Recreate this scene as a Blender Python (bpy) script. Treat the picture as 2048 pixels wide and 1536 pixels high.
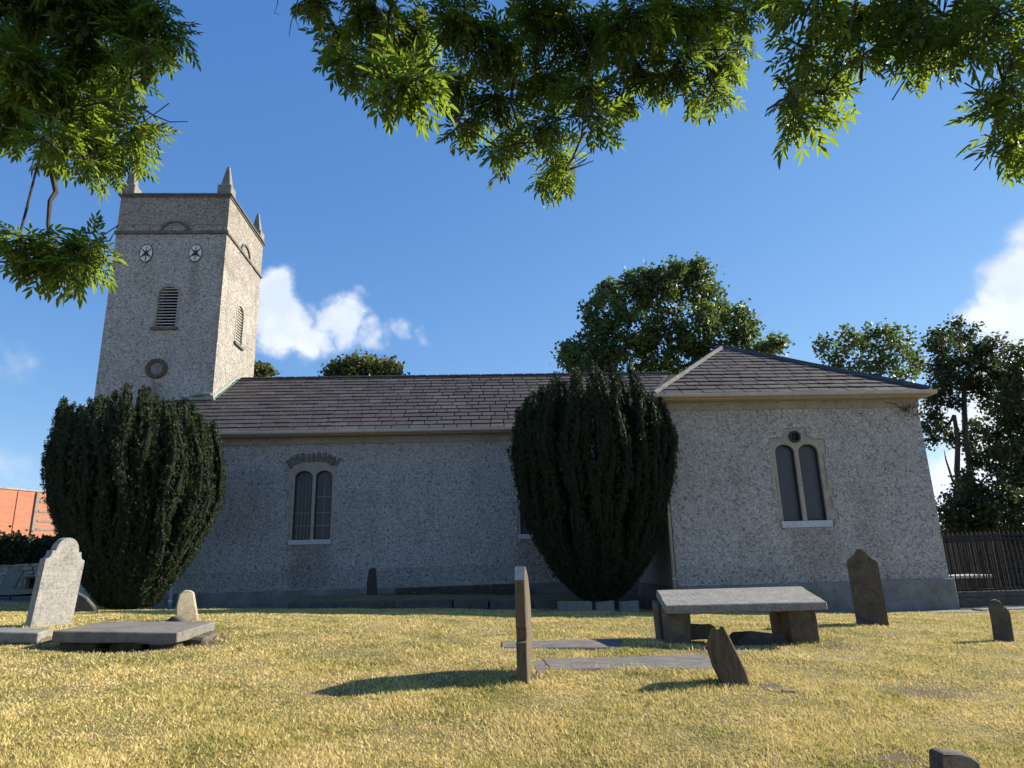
import bpy, math, random
import numpy as np
from mathutils import Vector, Matrix, Quaternion
from mathutils.geometry import tessellate_polygon
random.seed(7); rng = np.random.default_rng(11)
R = math.radians
for o in list(bpy.data.objects): bpy.data.objects.remove(o)
scn = bpy.context.scene
col = scn.collection

# ------------------------------------------------------------ camera
EYE = 1.5
FPX, PITCH, ROLL, YAW = 1358.4, 0.2597, -0.0279, 0.0537
fwd = Vector((math.sin(YAW)*math.cos(PITCH), math.cos(YAW)*math.cos(PITCH), math.sin(PITCH)))
rt = Vector((math.cos(YAW), -math.sin(YAW), 0.0)); upv = rt.cross(fwd)
camR = rt*math.cos(ROLL) + upv*math.sin(ROLL)
camU = upv*math.cos(ROLL) - rt*math.sin(ROLL)
cd = bpy.data.cameras.new('camera'); cam = bpy.data.objects.new('camera', cd); col.objects.link(cam)
m = Matrix((camR, camU, -fwd)).transposed().to_4x4(); m.translation = Vector((0, 0, EYE)); cam.matrix_world = m
cd.sensor_width = 36; cd.lens = FPX/2048*36; cd.clip_start = .05; cd.clip_end = 3000
scn.camera = cam

def ray(px, py):
    return fwd + camR*((px-1024)/FPX) - camU*((py-768)/FPX)
def W(px, py, Y):                       # the point at depth Y seen at that photo position
    d = ray(px, py); return Vector((0, 0, EYE)) + d*(Y/d.y)

# ------------------------------------------------------------ light
SUN_EL, SUN_AZ = R(27.5), R(19)           # azimuth measured from +X towards +Y
sdir = Vector((math.cos(SUN_EL)*math.cos(SUN_AZ), math.cos(SUN_EL)*math.sin(SUN_AZ), math.sin(SUN_EL)))
ld = bpy.data.lights.new('sun', 'SUN'); ld.energy = 4.6; ld.angle = R(.53); ld.color = (1, .91, .76)
sun = bpy.data.objects.new('sun', ld); col.objects.link(sun)
sun.rotation_mode = 'QUATERNION'; sun.rotation_quaternion = (sdir).to_track_quat('Z', 'Y')
sun.location = (60, 10, 60)

class NT:
    def __init__(s, tree): s.t = tree; s.n = tree.nodes; s.l = tree.links; s.n.clear()
    def new(s, typ, ins=None, **kw):
        n = s.n.new(typ)
        for k, v in kw.items(): setattr(n, k, v)
        for k, v in (ins or {}).items(): s.set(n.inputs[k], v)
        return n
    def set(s, sock, v):
        if isinstance(v, bpy.types.NodeSocket): s.l.new(v, sock)
        else: sock.default_value = v
    def math(s, op, a, b=0.0, clamp=False):
        n = s.new('ShaderNodeMath', {0: a, 1: b}, operation=op); n.use_clamp = clamp; return n.outputs[0]
    def noise(s, vec, scale, detail=4, rough=.55, dist=0, out='Fac'):
        n = s.new('ShaderNodeTexNoise', {'Vector': vec, 'Scale': scale, 'Detail': detail, 'Roughness': rough, 'Distortion': dist}); return n.outputs[out]
    def voro(s, vec, scale, out='Distance', feature='F1'):
        n = s.new('ShaderNodeTexVoronoi', {'Vector': vec, 'Scale': scale}, feature=feature); return n.outputs[out]
    def map(s, v, a, b, c=0.0, d=1.0, smooth=True):
        n = s.new('ShaderNodeMapRange', {0: v, 1: a, 2: b, 3: c, 4: d}); n.interpolation_type = 'SMOOTHSTEP' if smooth else 'LINEAR'; return n.outputs[0]
    def mix(s, f, a, b, blend='MIX'):
        n = s.new('ShaderNodeMix', data_type='RGBA', blend_type=blend)
        s.set(n.inputs[0], f); s.set(n.inputs[6], c4(a)); s.set(n.inputs[7], c4(b)); return n.outputs[2]
    def ramp(s, f, stops):
        n = s.new('ShaderNodeValToRGB', {0: f}); e = n.color_ramp.elements
        while len(e) < len(stops): e.new(.5)
        for i, (p, c) in enumerate(stops): e[i].position = p; e[i].color = c4(c)
        return n.outputs[0]
    def scale(s, vec, k):
        n = s.new('ShaderNodeMapping', {'Vector': vec}); n.inputs['Scale'].default_value = k; return n.outputs[0]
def c4(c):
    if isinstance(c, bpy.types.NodeSocket): return c
    return (c[0], c[1], c[2], 1) if len(c) == 3 else c

# ------------------------------------------------------------ sky and clouds (in the world, by direction)
world = bpy.data.worlds.new('World'); scn.world = world; world.use_nodes = True
nt = NT(world.node_tree)
skyn = nt.new('ShaderNodeTexSky'); skyn.sky_type = 'NISHITA'; skyn.sun_disc = False
skyn.sun_elevation = SUN_EL; skyn.sun_rotation = R(90)-SUN_AZ; skyn.air_density = 1.0; skyn.dust_density = .0; skyn.altitude = 3000; skyn.ozone_density = 2.2
geo = nt.new('ShaderNodeTexCoord').outputs['Generated']
nv = nt.new('ShaderNodeVectorMath', {0: geo}, operation='NORMALIZE').outputs[0]
warp = nt.new('ShaderNodeVectorMath', {0: nt.noise(nv, 13, 5, .55, out='Color'), 1: (.5, .5, .5)}, operation='SUBTRACT').outputs[0]
warp = nt.new('ShaderNodeVectorMath', {0: warp, 'Scale': .085}, operation='SCALE').outputs[0]
dv = nt.new('ShaderNodeVectorMath', {0: nv, 1: warp}, operation='ADD').outputs[0]; dv = nt.new('ShaderNodeVectorMath', {0: dv}, operation='NORMALIZE').outputs[0]
CL = [(545, 590, 55, 1), (545, 655, 50, 1), (610, 690, 50, .9), (690, 640, 55, .95), (740, 666, 42, .7), (800, 664, 34, .5), (715, 595, 22, .5), (1990, 600, 50, 1), (2050, 525, 50, 1), (2120, 560, 110, 1), (1950, 640, 45, .9), (2040, 640, 80, 1), (555, 620, 62, 1), (560, 670, 48, .9), (600, 665, 52, .9), (668, 630, 48, .85), (640, 672, 48, .85), (700, 655, 40, .75), (770, 668, 34, .5), (845, 676, 26, .3), (755, 592, 22, .25),
      (2060, 560, 95, 1), (2030, 630, 70, 1), (1975, 640, 55, .9), (2110, 640, 100, 1), (20, 745, 55, .3), (-40, 735, 60, .3), (20, 955, 60, .35), (-60, 945, 80, .4),
      (1905, 985, 75, .95), (1990, 940, 100, .95), (1880, 840, 60, .7), (1970, 800, 80, .8), (2100, 900, 120, .9), (1850, 1040, 60, .9)]
acc = None
for px, py, r, k in CL:
    d = ray(px, py).normalized(); dist = nt.new('ShaderNodeVectorMath', {0: dv, 1: tuple(d)}, operation='DISTANCE').outputs['Value']
    ang = (r*1.45)/1450.0
    f = nt.map(dist, ang*.15, ang, k, 0)
    acc = f if acc is None else nt.math('MAXIMUM', acc, f)
fine = nt.noise(nv, 20, 6, .55, .2)
cm = nt.math('MULTIPLY', nt.map(nt.math('ADD', acc, nt.math('MULTIPLY', nt.math('SUBTRACT', fine, .5), 1.3)), .06, .80), .9, True)
cm = nt.math('POWER', nt.math('MULTIPLY', cm, nt.map(acc, .0, .3)), 1.5)
skyc = nt.mix(1.0, skyn.outputs[0], (.76, .95, 1.14), 'MULTIPLY')
sepc = nt.new('ShaderNodeSeparateColor', {0: skyc}); comb = nt.new('ShaderNodeCombineColor', {0: sepc.outputs[0]})   # the phone's flatter rendering of the same blue sky
nt.set(comb.inputs[1], nt.math('MULTIPLY', nt.math('POWER', nt.math('MULTIPLY', sepc.outputs[1], .205/.527), .725), .479/.205))
nt.set(comb.inputs[2], nt.math('MULTIPLY', nt.math('POWER', nt.math('MULTIPLY', sepc.outputs[2], .205/.991), .45), .807/.205)); skyc = comb.outputs[0]
cloudc = nt.mix(nt.map(nt.noise(nv, 12, 4), .35, .7), (4.0, 4.4, 5.2), (5.2, 5.35, 5.6))
cloudc = nt.mix(nt.map(acc, .2, .9), (3.6, 4.0, 4.8), cloudc)
bg = nt.new('ShaderNodeBackground', {'Color': nt.mix(cm, skyc, cloudc), 'Strength': .092})
nt.l.new(bg.outputs[0], nt.new('ShaderNodeOutputWorld').inputs[0])
scn.view_settings.view_transform = 'Standard'; scn.view_settings.look = 'None'
scn.view_settings.exposure = 1.22; scn.view_settings.gamma = 1
scn.cycles.max_bounces = 6; scn.cycles.transparent_max_bounces = 8

# ------------------------------------------------------------ materials
def mat(name):
    mt = bpy.data.materials.new(name); mt.use_nodes = True; nt = NT(mt.node_tree)
    nt.bsdf = nt.new('ShaderNodeBsdfPrincipled'); nt.out = nt.new('ShaderNodeOutputMaterial'); nt.l.new(nt.bsdf.outputs[0], nt.out.inputs[0])
    nt.bsdf.inputs['Specular IOR Level'].default_value = .3
    nt.pos = nt.new('ShaderNodeNewGeometry').outputs['Position']
    return mt, nt
def bump(nt, h, strength=.5, dist=.02):
    b = nt.new('ShaderNodeBump', {'Height': h, 'Strength': strength, 'Distance': dist}); nt.l.new(b.outputs[0], nt.bsdf.inputs['Normal'])
def fin(nt, colr, rough=.9):
    nt.set(nt.bsdf.inputs['Base Color'], c4(colr)); nt.set(nt.bsdf.inputs['Roughness'], rough)
def box_mask(nt, boxes, soft=.25):
    sp = nt.new('ShaderNodeSeparateXYZ', {0: nt.pos}); acc = None
    wob = nt.math('MULTIPLY', nt.math('SUBTRACT', nt.noise(nt.pos, 2.2, 4), .5), .7)
    X = nt.math('ADD', sp.outputs[0], wob)
    for x0, x1, z0, z1, k in boxes:
        a = nt.map(X, x0-soft, x0+soft); b = nt.map(X, x1-soft, x1+soft, 1, 0)
        c = nt.map(sp.outputs[2], z0-soft*2, z0+soft); d = nt.map(sp.outputs[2], z1-.03, z1+.03, 1, 0)
        f = nt.math('MULTIPLY', nt.math('MULTIPLY', a, b), nt.math('MULTIPLY', c, nt.math('MULTIPLY', d, k)))
        acc = f if acc is None else nt.math('MAXIMUM', acc, f)
    return acc

def roughcast(name, base, stain_shade_boxes, sc=16, lo=.34):
    mt, nt = mat(name); p = nt.pos
    fine = nt.noise(p, sc, 3, .62, 1.3); v = nt.voro(p, 20)
    blot = nt.noise(p, .6, 6, .68); blot2 = nt.noise(nt.scale(p, (1.6, 1.6, .35)), 1.0, 5, .65)
    dark = [c*lo for c in base]; lite = [min(.8, c*1.45) for c in base]
    c = nt.ramp(fine, [(.34, dark), (.47, base), (.64, lite)])
    c = nt.mix(nt.map(blot, .4, .7, 0, .5), c, nt.mix(1, c, (.78, .80, .80), 'MULTIPLY'))
    c = nt.mix(nt.map(blot2, .52, .75, 0, .45), c, nt.mix(1, c, (.62, .58, .52), 'MULTIPLY'))
    if stain_shade_boxes: c = nt.mix(box_mask(nt, stain_shade_boxes), c, nt.mix(1, c, (.50, .44, .38), 'MULTIPLY'))
    fin(nt, c, .95); bump(nt, nt.math('ADD', fine, nt.math('MULTIPLY', v, .5)), 1.0, .07)
    return mt
M = {}
M['roughcast'] = roughcast('roughcast', (.47, .455, .425), [(-5.9, -4.6, .9, 2.28, .6), (1.2, 2.6, .9, 2.28, .5), (8.1, 9.4, 1.0, 2.2, .4), (-8.6, -6.4, 2.6, 4.6, .25), (-9, 5, .7, 1.5, .25), (5, 12, .7, 1.3, .22), (9.9, 10.6, 1.6, 3.4, .3), (-4.5, -3.2, 2.2, 3.9, .2), (8.4, 9.0, .7, 1.8, .4)])
M['tower_roughcast'] = roughcast('tower_roughcast', (.44, .42, .385), [(-12.9, -12.3, 12.0, 13.2, .3), (-10.85, -10.65, 11.4, 13.2, .7), (-12.67, -12.57, 12.6, 13.2, .7), (-11.9, -11.6, 7.2, 8.3, 1.0), (-14, -9, 14.4, 16.1, .55), (-11.5, -11.3, 8.8, 10.2, .3), (-9.7, -9.5, 12.6, 14.2, .5), (-10.3, -9.62, 14.9, 16, .7), (-9.72, -9.2, 7, 14.3, .55), (-9.72, -9.2, 12.8, 16, .8)], 13.5, .36)  # east-face boxes mix algae dirt with darkening that tones down its sunlit brightness

def stone(name, base, var=.35, sc=3.0, lichen=0, lcol=(.45, .42, .33), bumpk=.4, dark=(.45, .42, .38), rough=.88, st=None, rot=(0, 0, 0)):
    mt, nt = mat(name); p = nt.new('ShaderNodeTexCoord').outputs['Object']
    if st:
        mp = nt.new('ShaderNodeMapping', {'Vector': p}); mp.inputs['Rotation'].default_value = rot; mp.inputs['Scale'].default_value = st; p = mp.outputs[0]
    n1 = nt.noise(p, sc, 6, .65, .4); n2 = nt.noise(p, sc*7, 5, .6)
    c = nt.ramp(n1, [(.3, [b*(1-var) for b in base]), (.7, [b*(1+var) for b in base])])
    c = nt.mix(nt.map(n2, .48, .7, 0, .6), c, nt.mix(1, c, dark, 'MULTIPLY'))
    if lichen: c = nt.mix(nt.map(nt.noise(p, sc*4, 4, .7, 1), .58, .66, 0, lichen), c, lcol)
    fin(nt, c, rough); bump(nt, nt.math('ADD', n2, nt.noise(p, sc*22, 3)), bumpk, .012); return mt
M['dressed'] = stone('dressed_stone', (.37, .335, .28), .18, 2.5)
M['band'] = stone('render_band', (.31, .29, .245), .22, 1.3)
M['plinth'] = stone('plinth_render', (.19, .19, .175), .35, 1.6, dark=(.6, .6, .58))
M['limestone'] = stone('limestone', (.20, .195, .18), .28, 3.2, .35, (.34, .33, .30))
M['pale_stone'] = stone('pale_headstone', (.44, .42, .385), .22, 6, .45, (.62, .60, .55))
M['slab'] = stone('slab_stone', (.17, .158, .14), .25, 2.5, .3, (.24, .225, .19))
M['old_stone'] = stone('old_stone', (.10, .080, .058), .4, 3, .25, (.26, .22, .14))
M['dark_stone'] = stone('dark_stone', (.085, .075, .065), .4, 5, .25, (.20, .19, .16))
M['lichen_stone'] = stone('lichen_stone', (.36, .31, .22), .3, 9, .7, (.60, .58, .50))
M['ledger'] = stone('ledger_stone', (.17, .16, .15), .5, 3, .7, (.36, .345, .32), .8, st=(1, 4, 1))
M['rubble'] = stone('rubble_stone', (.30, .27, .22), .4, 4, .5, (.42, .41, .37), .8)
M['kerb'] = stone('kerb_stone', (.10, .09, .075), .35, 3, .3, (.16, .15, .12))
M['ring_stone'] = stone('ring_stone', (.11, .082, .065), .3, 4)
M['pinnacle'] = stone('pinnacle_stone', (.19, .185, .165), .4, 5, .5, (.34, .34, .30))
M['cornice'] = stone('cornice_stone', (.13, .125, .115), .35, 4)
M['lead'] = stone('ridge_lead', (.075, .075, .078), .2, 3)
M['hip'] = stone('hip_mortar', (.155, .15, .145), .3, 4)
M['copper'] = stone('green_flashing', (.24, .29, .265), .2, 5)
M['brown_render'] = stone('brown_render', (.36, .32, .26), .3, 3)
M['sill'] = stone('painted_sill', (.52, .53, .54), .08, 4, bumpk=.1)
def plain(name, c, rough=.6, metal=0, var=.12):
    mt, nt = mat(name); n = nt.noise(nt.pos, 6, 4)
    fin(nt, nt.ramp(n, [(.3, [x*(1-var) for x in c]), (.7, [min(1, x*(1+var)) for x in c])]), rough); nt.bsdf.inputs['Metallic'].default_value = metal; return mt
M['gutter'] = plain('gutter_paint', (.46, .43, .37), .5)
M['fascia'] = plain('fascia_paint', (.40, .375, .33), .6)
M['white_pipe'] = plain('white_pipe', (.62, .66, .72), .4)
M['pipe'] = plain('pipe_paint', (.40, .38, .36), .5)
M['iron'] = plain('black_iron', (.010, .010, .012), .6)
M['black'] = plain('dark_void', (.008, .008, .01), .9)
M['louvre'] = plain('louvre_timber', (.55, .53, .49), .7)
M['disc'] = plain('disc_paint', (.66, .67, .66), .6)
M['bracket'] = plain('frame_iron', (.03, .032, .035), .6)
def glassm():
    mt, nt = mat('guarded_glass'); p = nt.pos
    sp = nt.new('ShaderNodeSeparateXYZ', {0: p})
    gx = nt.math('PINGPONG', sp.outputs[0], .011); gz = nt.math('PINGPONG', sp.outputs[2], .011)
    g = nt.map(nt.math('MINIMUM', gx, gz), .0, .003, 1, 0)
    c = nt.mix(nt.math('MULTIPLY', g, .5), nt.mix(nt.noise(p, 3), (.030, .036, .044), (.046, .054, .064)), (.10, .105, .11))
    fin(nt, c, .42); nt.bsdf.inputs['Specular IOR Level'].default_value = .5; bump(nt, nt.noise(p, 5, 3), .12, .02); return mt
M['glass'] = glassm()
def slatem():
    mt, nt = mat('slate'); p = nt.pos
    r = nt.new('ShaderNodeNewGeometry').outputs['Random Per Island']
    c = nt.ramp(r, [(0, (.082, .071, .074)), (.35, (.092, .080, .083)), (.7, (.102, .089, .091)), (.9, (.125, .113, .107)), (1, (.070, .063, .065))])
    n1 = nt.noise(p, .8, 6, .7, .6); n2 = nt.noise(p, 9, 5, .7, 1.5)
    c = nt.mix(nt.map(n1, .42, .72, 0, .55), c, nt.mix(1, c, (.74, .68, .72), 'MULTIPLY'))
    lich = nt.math('MULTIPLY', nt.map(n2, .55, .66), nt.map(nt.noise(p, .9, 3), .42, .6))
    c = nt.mix(nt.math('MULTIPLY', lich, .5), c, (.27, .245, .225))
    c = nt.mix(nt.math('MULTIPLY', nt.map(nt.noise(p, 1.7, 4), .55, .7), .35), c, (.13, .12, .07))
    c = nt.mix(1, c, (.80, .80, .80), 'MULTIPLY'); fin(nt, c, .85); nt.bsdf.inputs['Specular IOR Level'].default_value = .15; bump(nt, nt.noise(p, 25, 4), .35, .01); return mt
M['slate'] = slatem()
def barkm(name, c):
    mt, nt = mat(name); p = nt.pos; n = nt.noise(nt.scale(p, (1, 1, .3)), 22, 5, .7)
    fin(nt, nt.ramp(n, [(.3, [x*.5 for x in c]), (.7, [x*1.4 for x in c])]), .95); bump(nt, n, .7, .02); return mt
M['bark'] = barkm('bark', (.075, .06, .045)); M['twig'] = barkm('twig_bark', (.06, .045, .035))
def leafm(name, a, b, trans, tcol, rough=.5, sc=1.2, brown=None):
    mt = bpy.data.materials.new(name); mt.use_nodes = True; nt = NT(mt.node_tree)
    g = nt.new('ShaderNodeNewGeometry'); r = g.outputs['Random Per Island']; p = g.outputs['Position']
    f = nt.math('ADD', nt.math('MULTIPLY', r, .55), nt.math('MULTIPLY', nt.noise(p, sc, 3), .45))
    c = nt.mix(f, a, b)
    if brown: c = nt.mix(nt.map(nt.noise(p, 1.3, 3), .68, .74), c, brown)
    d = nt.new('ShaderNodeBsdfPrincipled', {'Base Color': c, 'Roughness': rough}); d.inputs['Specular IOR Level'].default_value = .25
    t = nt.new('ShaderNodeBsdfTranslucent', {'Color': nt.mix(f, tcol, [min(1, x*1.5) for x in tcol])})
    mx = nt.new('ShaderNodeMixShader', {0: trans, 1: d.outputs[0], 2: t.outputs[0]})
    nt.l.new(mx.outputs[0], nt.new('ShaderNodeOutputMaterial').inputs[0]); return mt
M['ash_leaf'] = leafm('ash_leaf', (.013, .027, .009), (.036, .060, .017), .38, (.27, .38, .03))
M['tree_leaf'] = leafm('tree_leaf', (.030, .058, .020), (.075, .115, .035), .30, (.12, .17, .03), sc=.4)
M['dark_leaf'] = leafm('dark_leaf', (.017, .030, .014), (.046, .068, .024), .22, (.08, .11, .025), sc=.4)
M['olive_leaf'] = leafm('olive_leaf', (.04, .055, .018), (.09, .11, .035), .30, (.14, .16, .03), sc=.5)
M['yew_leaf'] = leafm('yew_leaf', (.010, .018, .009), (.036, .056, .022), .06, (.05, .08, .02), .6, .8)
M['yew_leaf_lit'] = leafm('yew_leaf_lit', (.011, .021, .010), (.048, .074, .028), .08, (.07, .10, .02), .6, .8)  # brighter leaf copy that puts sunlight into the left yew's colour
M['yew_dark'] = plain('yew_core_shade', (.010, .014, .008), .95)  # near-black plume cores that paint the shade in the gaps of the yews
M['hedge_leaf'] = leafm('hedge_leaf', (.016, .030, .014), (.040, .060, .022), .2, (.05, .08, .02))
M['bush_leaf'] = leafm('bush_leaf', (.07, .08, .035), (.26, .25, .12), .35, (.30, .30, .08))
def grassm():
    mt = bpy.data.materials.new('dry_grass'); mt.use_nodes = True; nt = NT(mt.node_tree)
    g = nt.new('ShaderNodeNewGeometry'); r = g.outputs['Random Per Island']; p = g.outputs['Position']
    n = nt.noise(nt.scale(p, (1, 1, 0)), .85, 6, .7, .8); n2 = nt.noise(nt.scale(p, (1, 1, 0)), 5.5, 4, .65)
    k = nt.math('ADD', nt.math('MULTIPLY', n, .62), nt.math('ADD', nt.math('MULTIPLY', n2, .28), nt.math('MULTIPLY', r, .22)))
    c = nt.ramp(k, [(.38, (.23, .26, .06)), (.48, (.44, .40, .12)), (.57, (.68, .55, .22)), (.72, (.80, .64, .32))])
    d = nt.new('ShaderNodeBsdfPrincipled', {'Base Color': c, 'Roughness': .7}); d.inputs['Specular IOR Level'].default_value = .2
    t = nt.new('ShaderNodeBsdfTranslucent', {'Color': c})
    mx = nt.new('ShaderNodeMixShader', {0: .3, 1: d.outputs[0], 2: t.outputs[0]})
    nt.l.new(mx.outputs[0], nt.new('ShaderNodeOutputMaterial').inputs[0]); return mt
M['grass'] = grassm()
SOIL = [(-4.7, 8.85, .55), (-4.1, 8.85, .5), (-3.5, 9.3, .45), (-5.2, 9.0, .35), (4.1, 6.6, .55), (3.0, 9.3, .75), (4.6, 9.9, .4), (-4.2, 9.2, .9), (-3.6, 9.9, .45), (.5, 7.3, .2), (2.3, 6.95, .28), (2.75, 6.9, .3), (1.4, 9.2, .25), (2.6, 4.6, .3), (4.7, 9.6, .5), (-5.5, 10.2, .25)]
def groundm():
    mt, nt = mat('lawn_ground'); p = nt.pos; q = nt.scale(p, (1, 1, 0))
    n = nt.noise(q, .85, 6, .7, .8); n2 = nt.noise(q, 5.5, 4, .65); n3 = nt.noise(q, 45, 4, .7, 1)
    k = nt.math('ADD', nt.math('MULTIPLY', n, .62), nt.math('ADD', nt.math('MULTIPLY', n2, .28), .1))
    c = nt.ramp(k, [(.36, (.11, .11, .035)), (.47, (.17, .14, .055)), (.56, (.24, .19, .085)), (.72, (.30, .23, .12))])
    c = nt.mix(nt.map(n3, .45, .68, 0, .65), c, nt.mix(1, c, (.42, .38, .32), 'MULTIPLY'))
    acc = None
    for x, y, r in SOIL:
        dd = nt.new('ShaderNodeVectorMath', {0: q, 1: (x, y, 0)}, operation='DISTANCE').outputs['Value']
        dd = nt.math('ADD', dd, nt.math('MULTIPLY', nt.math('SUBTRACT', nt.noise(q, 9, 5, .7), .5), 1.1))
        f = nt.map(dd, r*.35, r, .85, 0); acc = f if acc is None else nt.math('MAXIMUM', acc, f)
    c = nt.mix(nt.math('MULTIPLY', acc, 1.0, True), c, nt.mix(n3, (.045, .032, .022), (.16, .11, .075)))
    fin(nt, c, .95); bump(nt, n3, .7, .03); return mt
M['ground'] = groundm()
def gravelm():
    mt, nt = mat('gravel'); v = nt.voro(nt.pos, 38, 'Color'); n = nt.noise(nt.pos, 2)
    s = nt.new('ShaderNodeSeparateColor', {0: v}).outputs[0]
    fin(nt, nt.ramp(s, [(0, (.10, .10, .095)), (.6, (.2, .19, .175)), (1, (.36, .34, .3))]), .95); bump(nt, nt.voro(nt.pos, 38), .8, .02); return mt
M['gravel'] = gravelm()
def brickm():
    mt, nt = mat('orange_brick'); p = nt.pos
    b = nt.new('ShaderNodeTexBrick', {'Vector': nt.new('ShaderNodeMapping', {'Vector': nt.new('ShaderNodeTexCoord').outputs['Object'], 'Rotation': (R(90), 0, 0)}).outputs[0],
        'Color1': (.36, .125, .068, 1), 'Color2': (.43, .17, .10, 1), 'Mortar': (.30, .18, .13, 1), 'Scale': 3.2, 'Mortar Size': .025, 'Brick Width': .7, 'Row Height': .24})
    c = nt.mix(nt.map(nt.noise(p, .35, 4), .4, .7, 0, .3), b.outputs[0], (.38, .17, .10))
    fin(nt, c, .9); return mt
M['brick'] = brickm()
def engraved(name, base, rows, along, extent):
    """worn stone with shallow worn rows: no readable letters, as on the photo"""
    mt, nt = mat(name); p = nt.new('ShaderNodeTexCoord').outputs['Object']
    sp = nt.new('ShaderNodeSeparateXYZ', {0: p}); a = sp.outputs[along]
    rowf = nt.map(nt.math('PINGPONG', a, rows/2), rows*.10, rows*.2, 1, 0)
    sc = (45, 45, 45)
    let = nt.map(nt.noise(nt.scale(p, sc), 1.0, 2), .48, .56)
    mask = nt.math('MULTIPLY', nt.math('MULTIPLY', rowf, let), extent(nt, sp))
    n1 = nt.noise(p, 5, 6, .65, .4); n2 = nt.noise(p, 30, 5, .65)
    c = nt.ramp(n1, [(.3, [b*.75 for b in base]), (.7, [b*1.2 for b in base])])
    c = nt.mix(nt.map(n2, .46, .64, 0, .7), c, nt.mix(1, c, (.5, .49, .46), 'MULTIPLY'))
    c = nt.mix(nt.map(nt.noise(p, 14, 4, .7, 1), .62, .68, 0, .5), c, (.42, .41, .37))
    c = nt.mix(nt.math('MULTIPLY', mask, .14), c, nt.mix(1, c, (.5, .5, .48), 'MULTIPLY'))
    fin(nt, c, .85); bump(nt, nt.math('SUBTRACT', n2, nt.math('MULTIPLY', mask, .6)), .45, .010); return mt

# ------------------------------------------------------------ mesh helpers
WL = {}                                  # world position of every object (none is rotated: turns are in the meshes)
def put(o, parent):
    if parent: o.parent = parent; o.matrix_parent_inverse = Matrix.Translation(-WL[parent.name])
class MB:
    def __init__(s): s.v = []; s.f = []
    def add(s, vs, fs):
        n = len(s.v); s.v += [tuple(v) for v in vs]; s.f += [tuple(i+n for i in f) for f in fs]; return s
    def box(s, a, b, jit=0, rot=None, piv=None):
        (x0, y0, z0), (x1, y1, z1) = a, b
        vs = [Vector((x, y, z)) for z in (z0, z1) for (x, y) in ((x0, y0), (x1, y0), (x1, y1), (x0, y1))]
        if jit: vs = [v+Vector((random.uniform(-jit, jit), random.uniform(-jit, jit), random.uniform(-jit, jit))) for v in vs]
        if rot is not None:
            pv = Vector(piv) if piv else Vector(((x0+x1)/2, (y0+y1)/2, (z0+z1)/2)); vs = [rot @ (v-pv)+pv for v in vs]
        return s.add(vs, [(0, 3, 2, 1), (4, 5, 6, 7), (0, 1, 5, 4), (1, 2, 6, 5), (2, 3, 7, 6), (3, 0, 4, 7)])
    def tube(s, pts, rad, n=8, cap=True):
        pts = [Vector(p) for p in pts]; rad = rad if isinstance(rad, (list, tuple)) else [rad]*len(pts)
        vs = []; u = None
        for i, p in enumerate(pts):
            d = (pts[min(i+1, len(pts)-1)]-pts[max(i-1, 0)]).normalized()
            if u is None: u = d.orthogonal().normalized()
            u = (u-d*u.dot(d)); u = u.normalized() if u.length > 1e-6 else d.orthogonal().normalized()
            w = d.cross(u)
            for k in range(n):
                a = 2*math.pi*k/n; vs.append(p+(u*math.cos(a)+w*math.sin(a))*rad[i])
        fs = [(i*n+k, i*n+(k+1) % n, (i+1)*n+(k+1) % n, (i+1)*n+k) for i in range(len(pts)-1) for k in range(n)]
        if cap: fs += [tuple(range(n))[::-1], tuple((len(pts)-1)*n+k for k in range(n))]
        return s.add(vs, fs)
    def prism(s, outer, holes, d0, d1, T):
        """extrude a 2-D outline with holes between depths d0 and d1; T maps (u, v, d) to 3-D"""
        loops = [outer]+list(holes); flat = [p for l in loops for p in l]
        tris = tessellate_polygon([[Vector((p[0], p[1], 0)) for p in l] for l in loops]); n = len(flat)
        vs = [T(p[0], p[1], d0) for p in flat]+[T(p[0], p[1], d1) for p in flat]
        fs = []
        for t in tris:
            a, b, c = [flat[i] for i in t]
            ccw = (b[0]-a[0])*(c[1]-a[1])-(b[1]-a[1])*(c[0]-a[0]) > 0
            t = t if ccw else t[::-1]
            fs.append(tuple(t)); fs.append(tuple(i+n for i in t[::-1]))
        o = 0
        for l in loops:
            k = len(l)
            for i in range(k): fs.append((o+i, o+(i+1) % k, n+o+(i+1) % k, n+o+i))
            o += k
        return s.add(vs, fs)
    def build(s, name, mt, parent=None, smooth=False, bevel=0, origin=None, seg=1):
        me = bpy.data.meshes.new(name); vs = s.v
        if origin is not None: vs = [tuple(Vector(v)-Vector(origin)) for v in vs]
        me.from_pydata(vs, [], s.f); me.update()
        import bmesh
        bm = bmesh.new(); bm.from_mesh(me); bmesh.ops.recalc_face_normals(bm, faces=bm.faces); bm.to_mesh(me); bm.free()
        o = bpy.data.objects.new(name, me); col.objects.link(o)
        if origin is not None: o.location = origin
        if mt: me.materials.append(M[mt] if isinstance(mt, str) else mt)
        if smooth: me.polygons.foreach_set('use_smooth', [True]*len(me.polygons))
        if bevel:
            b = o.modifiers.new('bevel', 'BEVEL'); b.width = bevel; b.segments = seg; b.limit_method = 'ANGLE'; b.angle_limit = R(35)
        WL[o.name] = Vector(origin) if origin is not None else Vector((0, 0, 0))
        put(o, parent)
        return o
def tag(o, label=None, cat=None, group=None, kind=None):
    if label: o['label'] = label
    if cat: o['category'] = cat
    if group: o['group'] = group
    if kind: o['kind'] = kind
    return o
def empty(name, loc, label=None, cat=None, group=None):
    o = bpy.data.objects.new(name, None); col.objects.link(o); o.location = loc; o.empty_display_size = .3; WL[o.name] = Vector(loc)
    return tag(o, label, cat, group)
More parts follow.
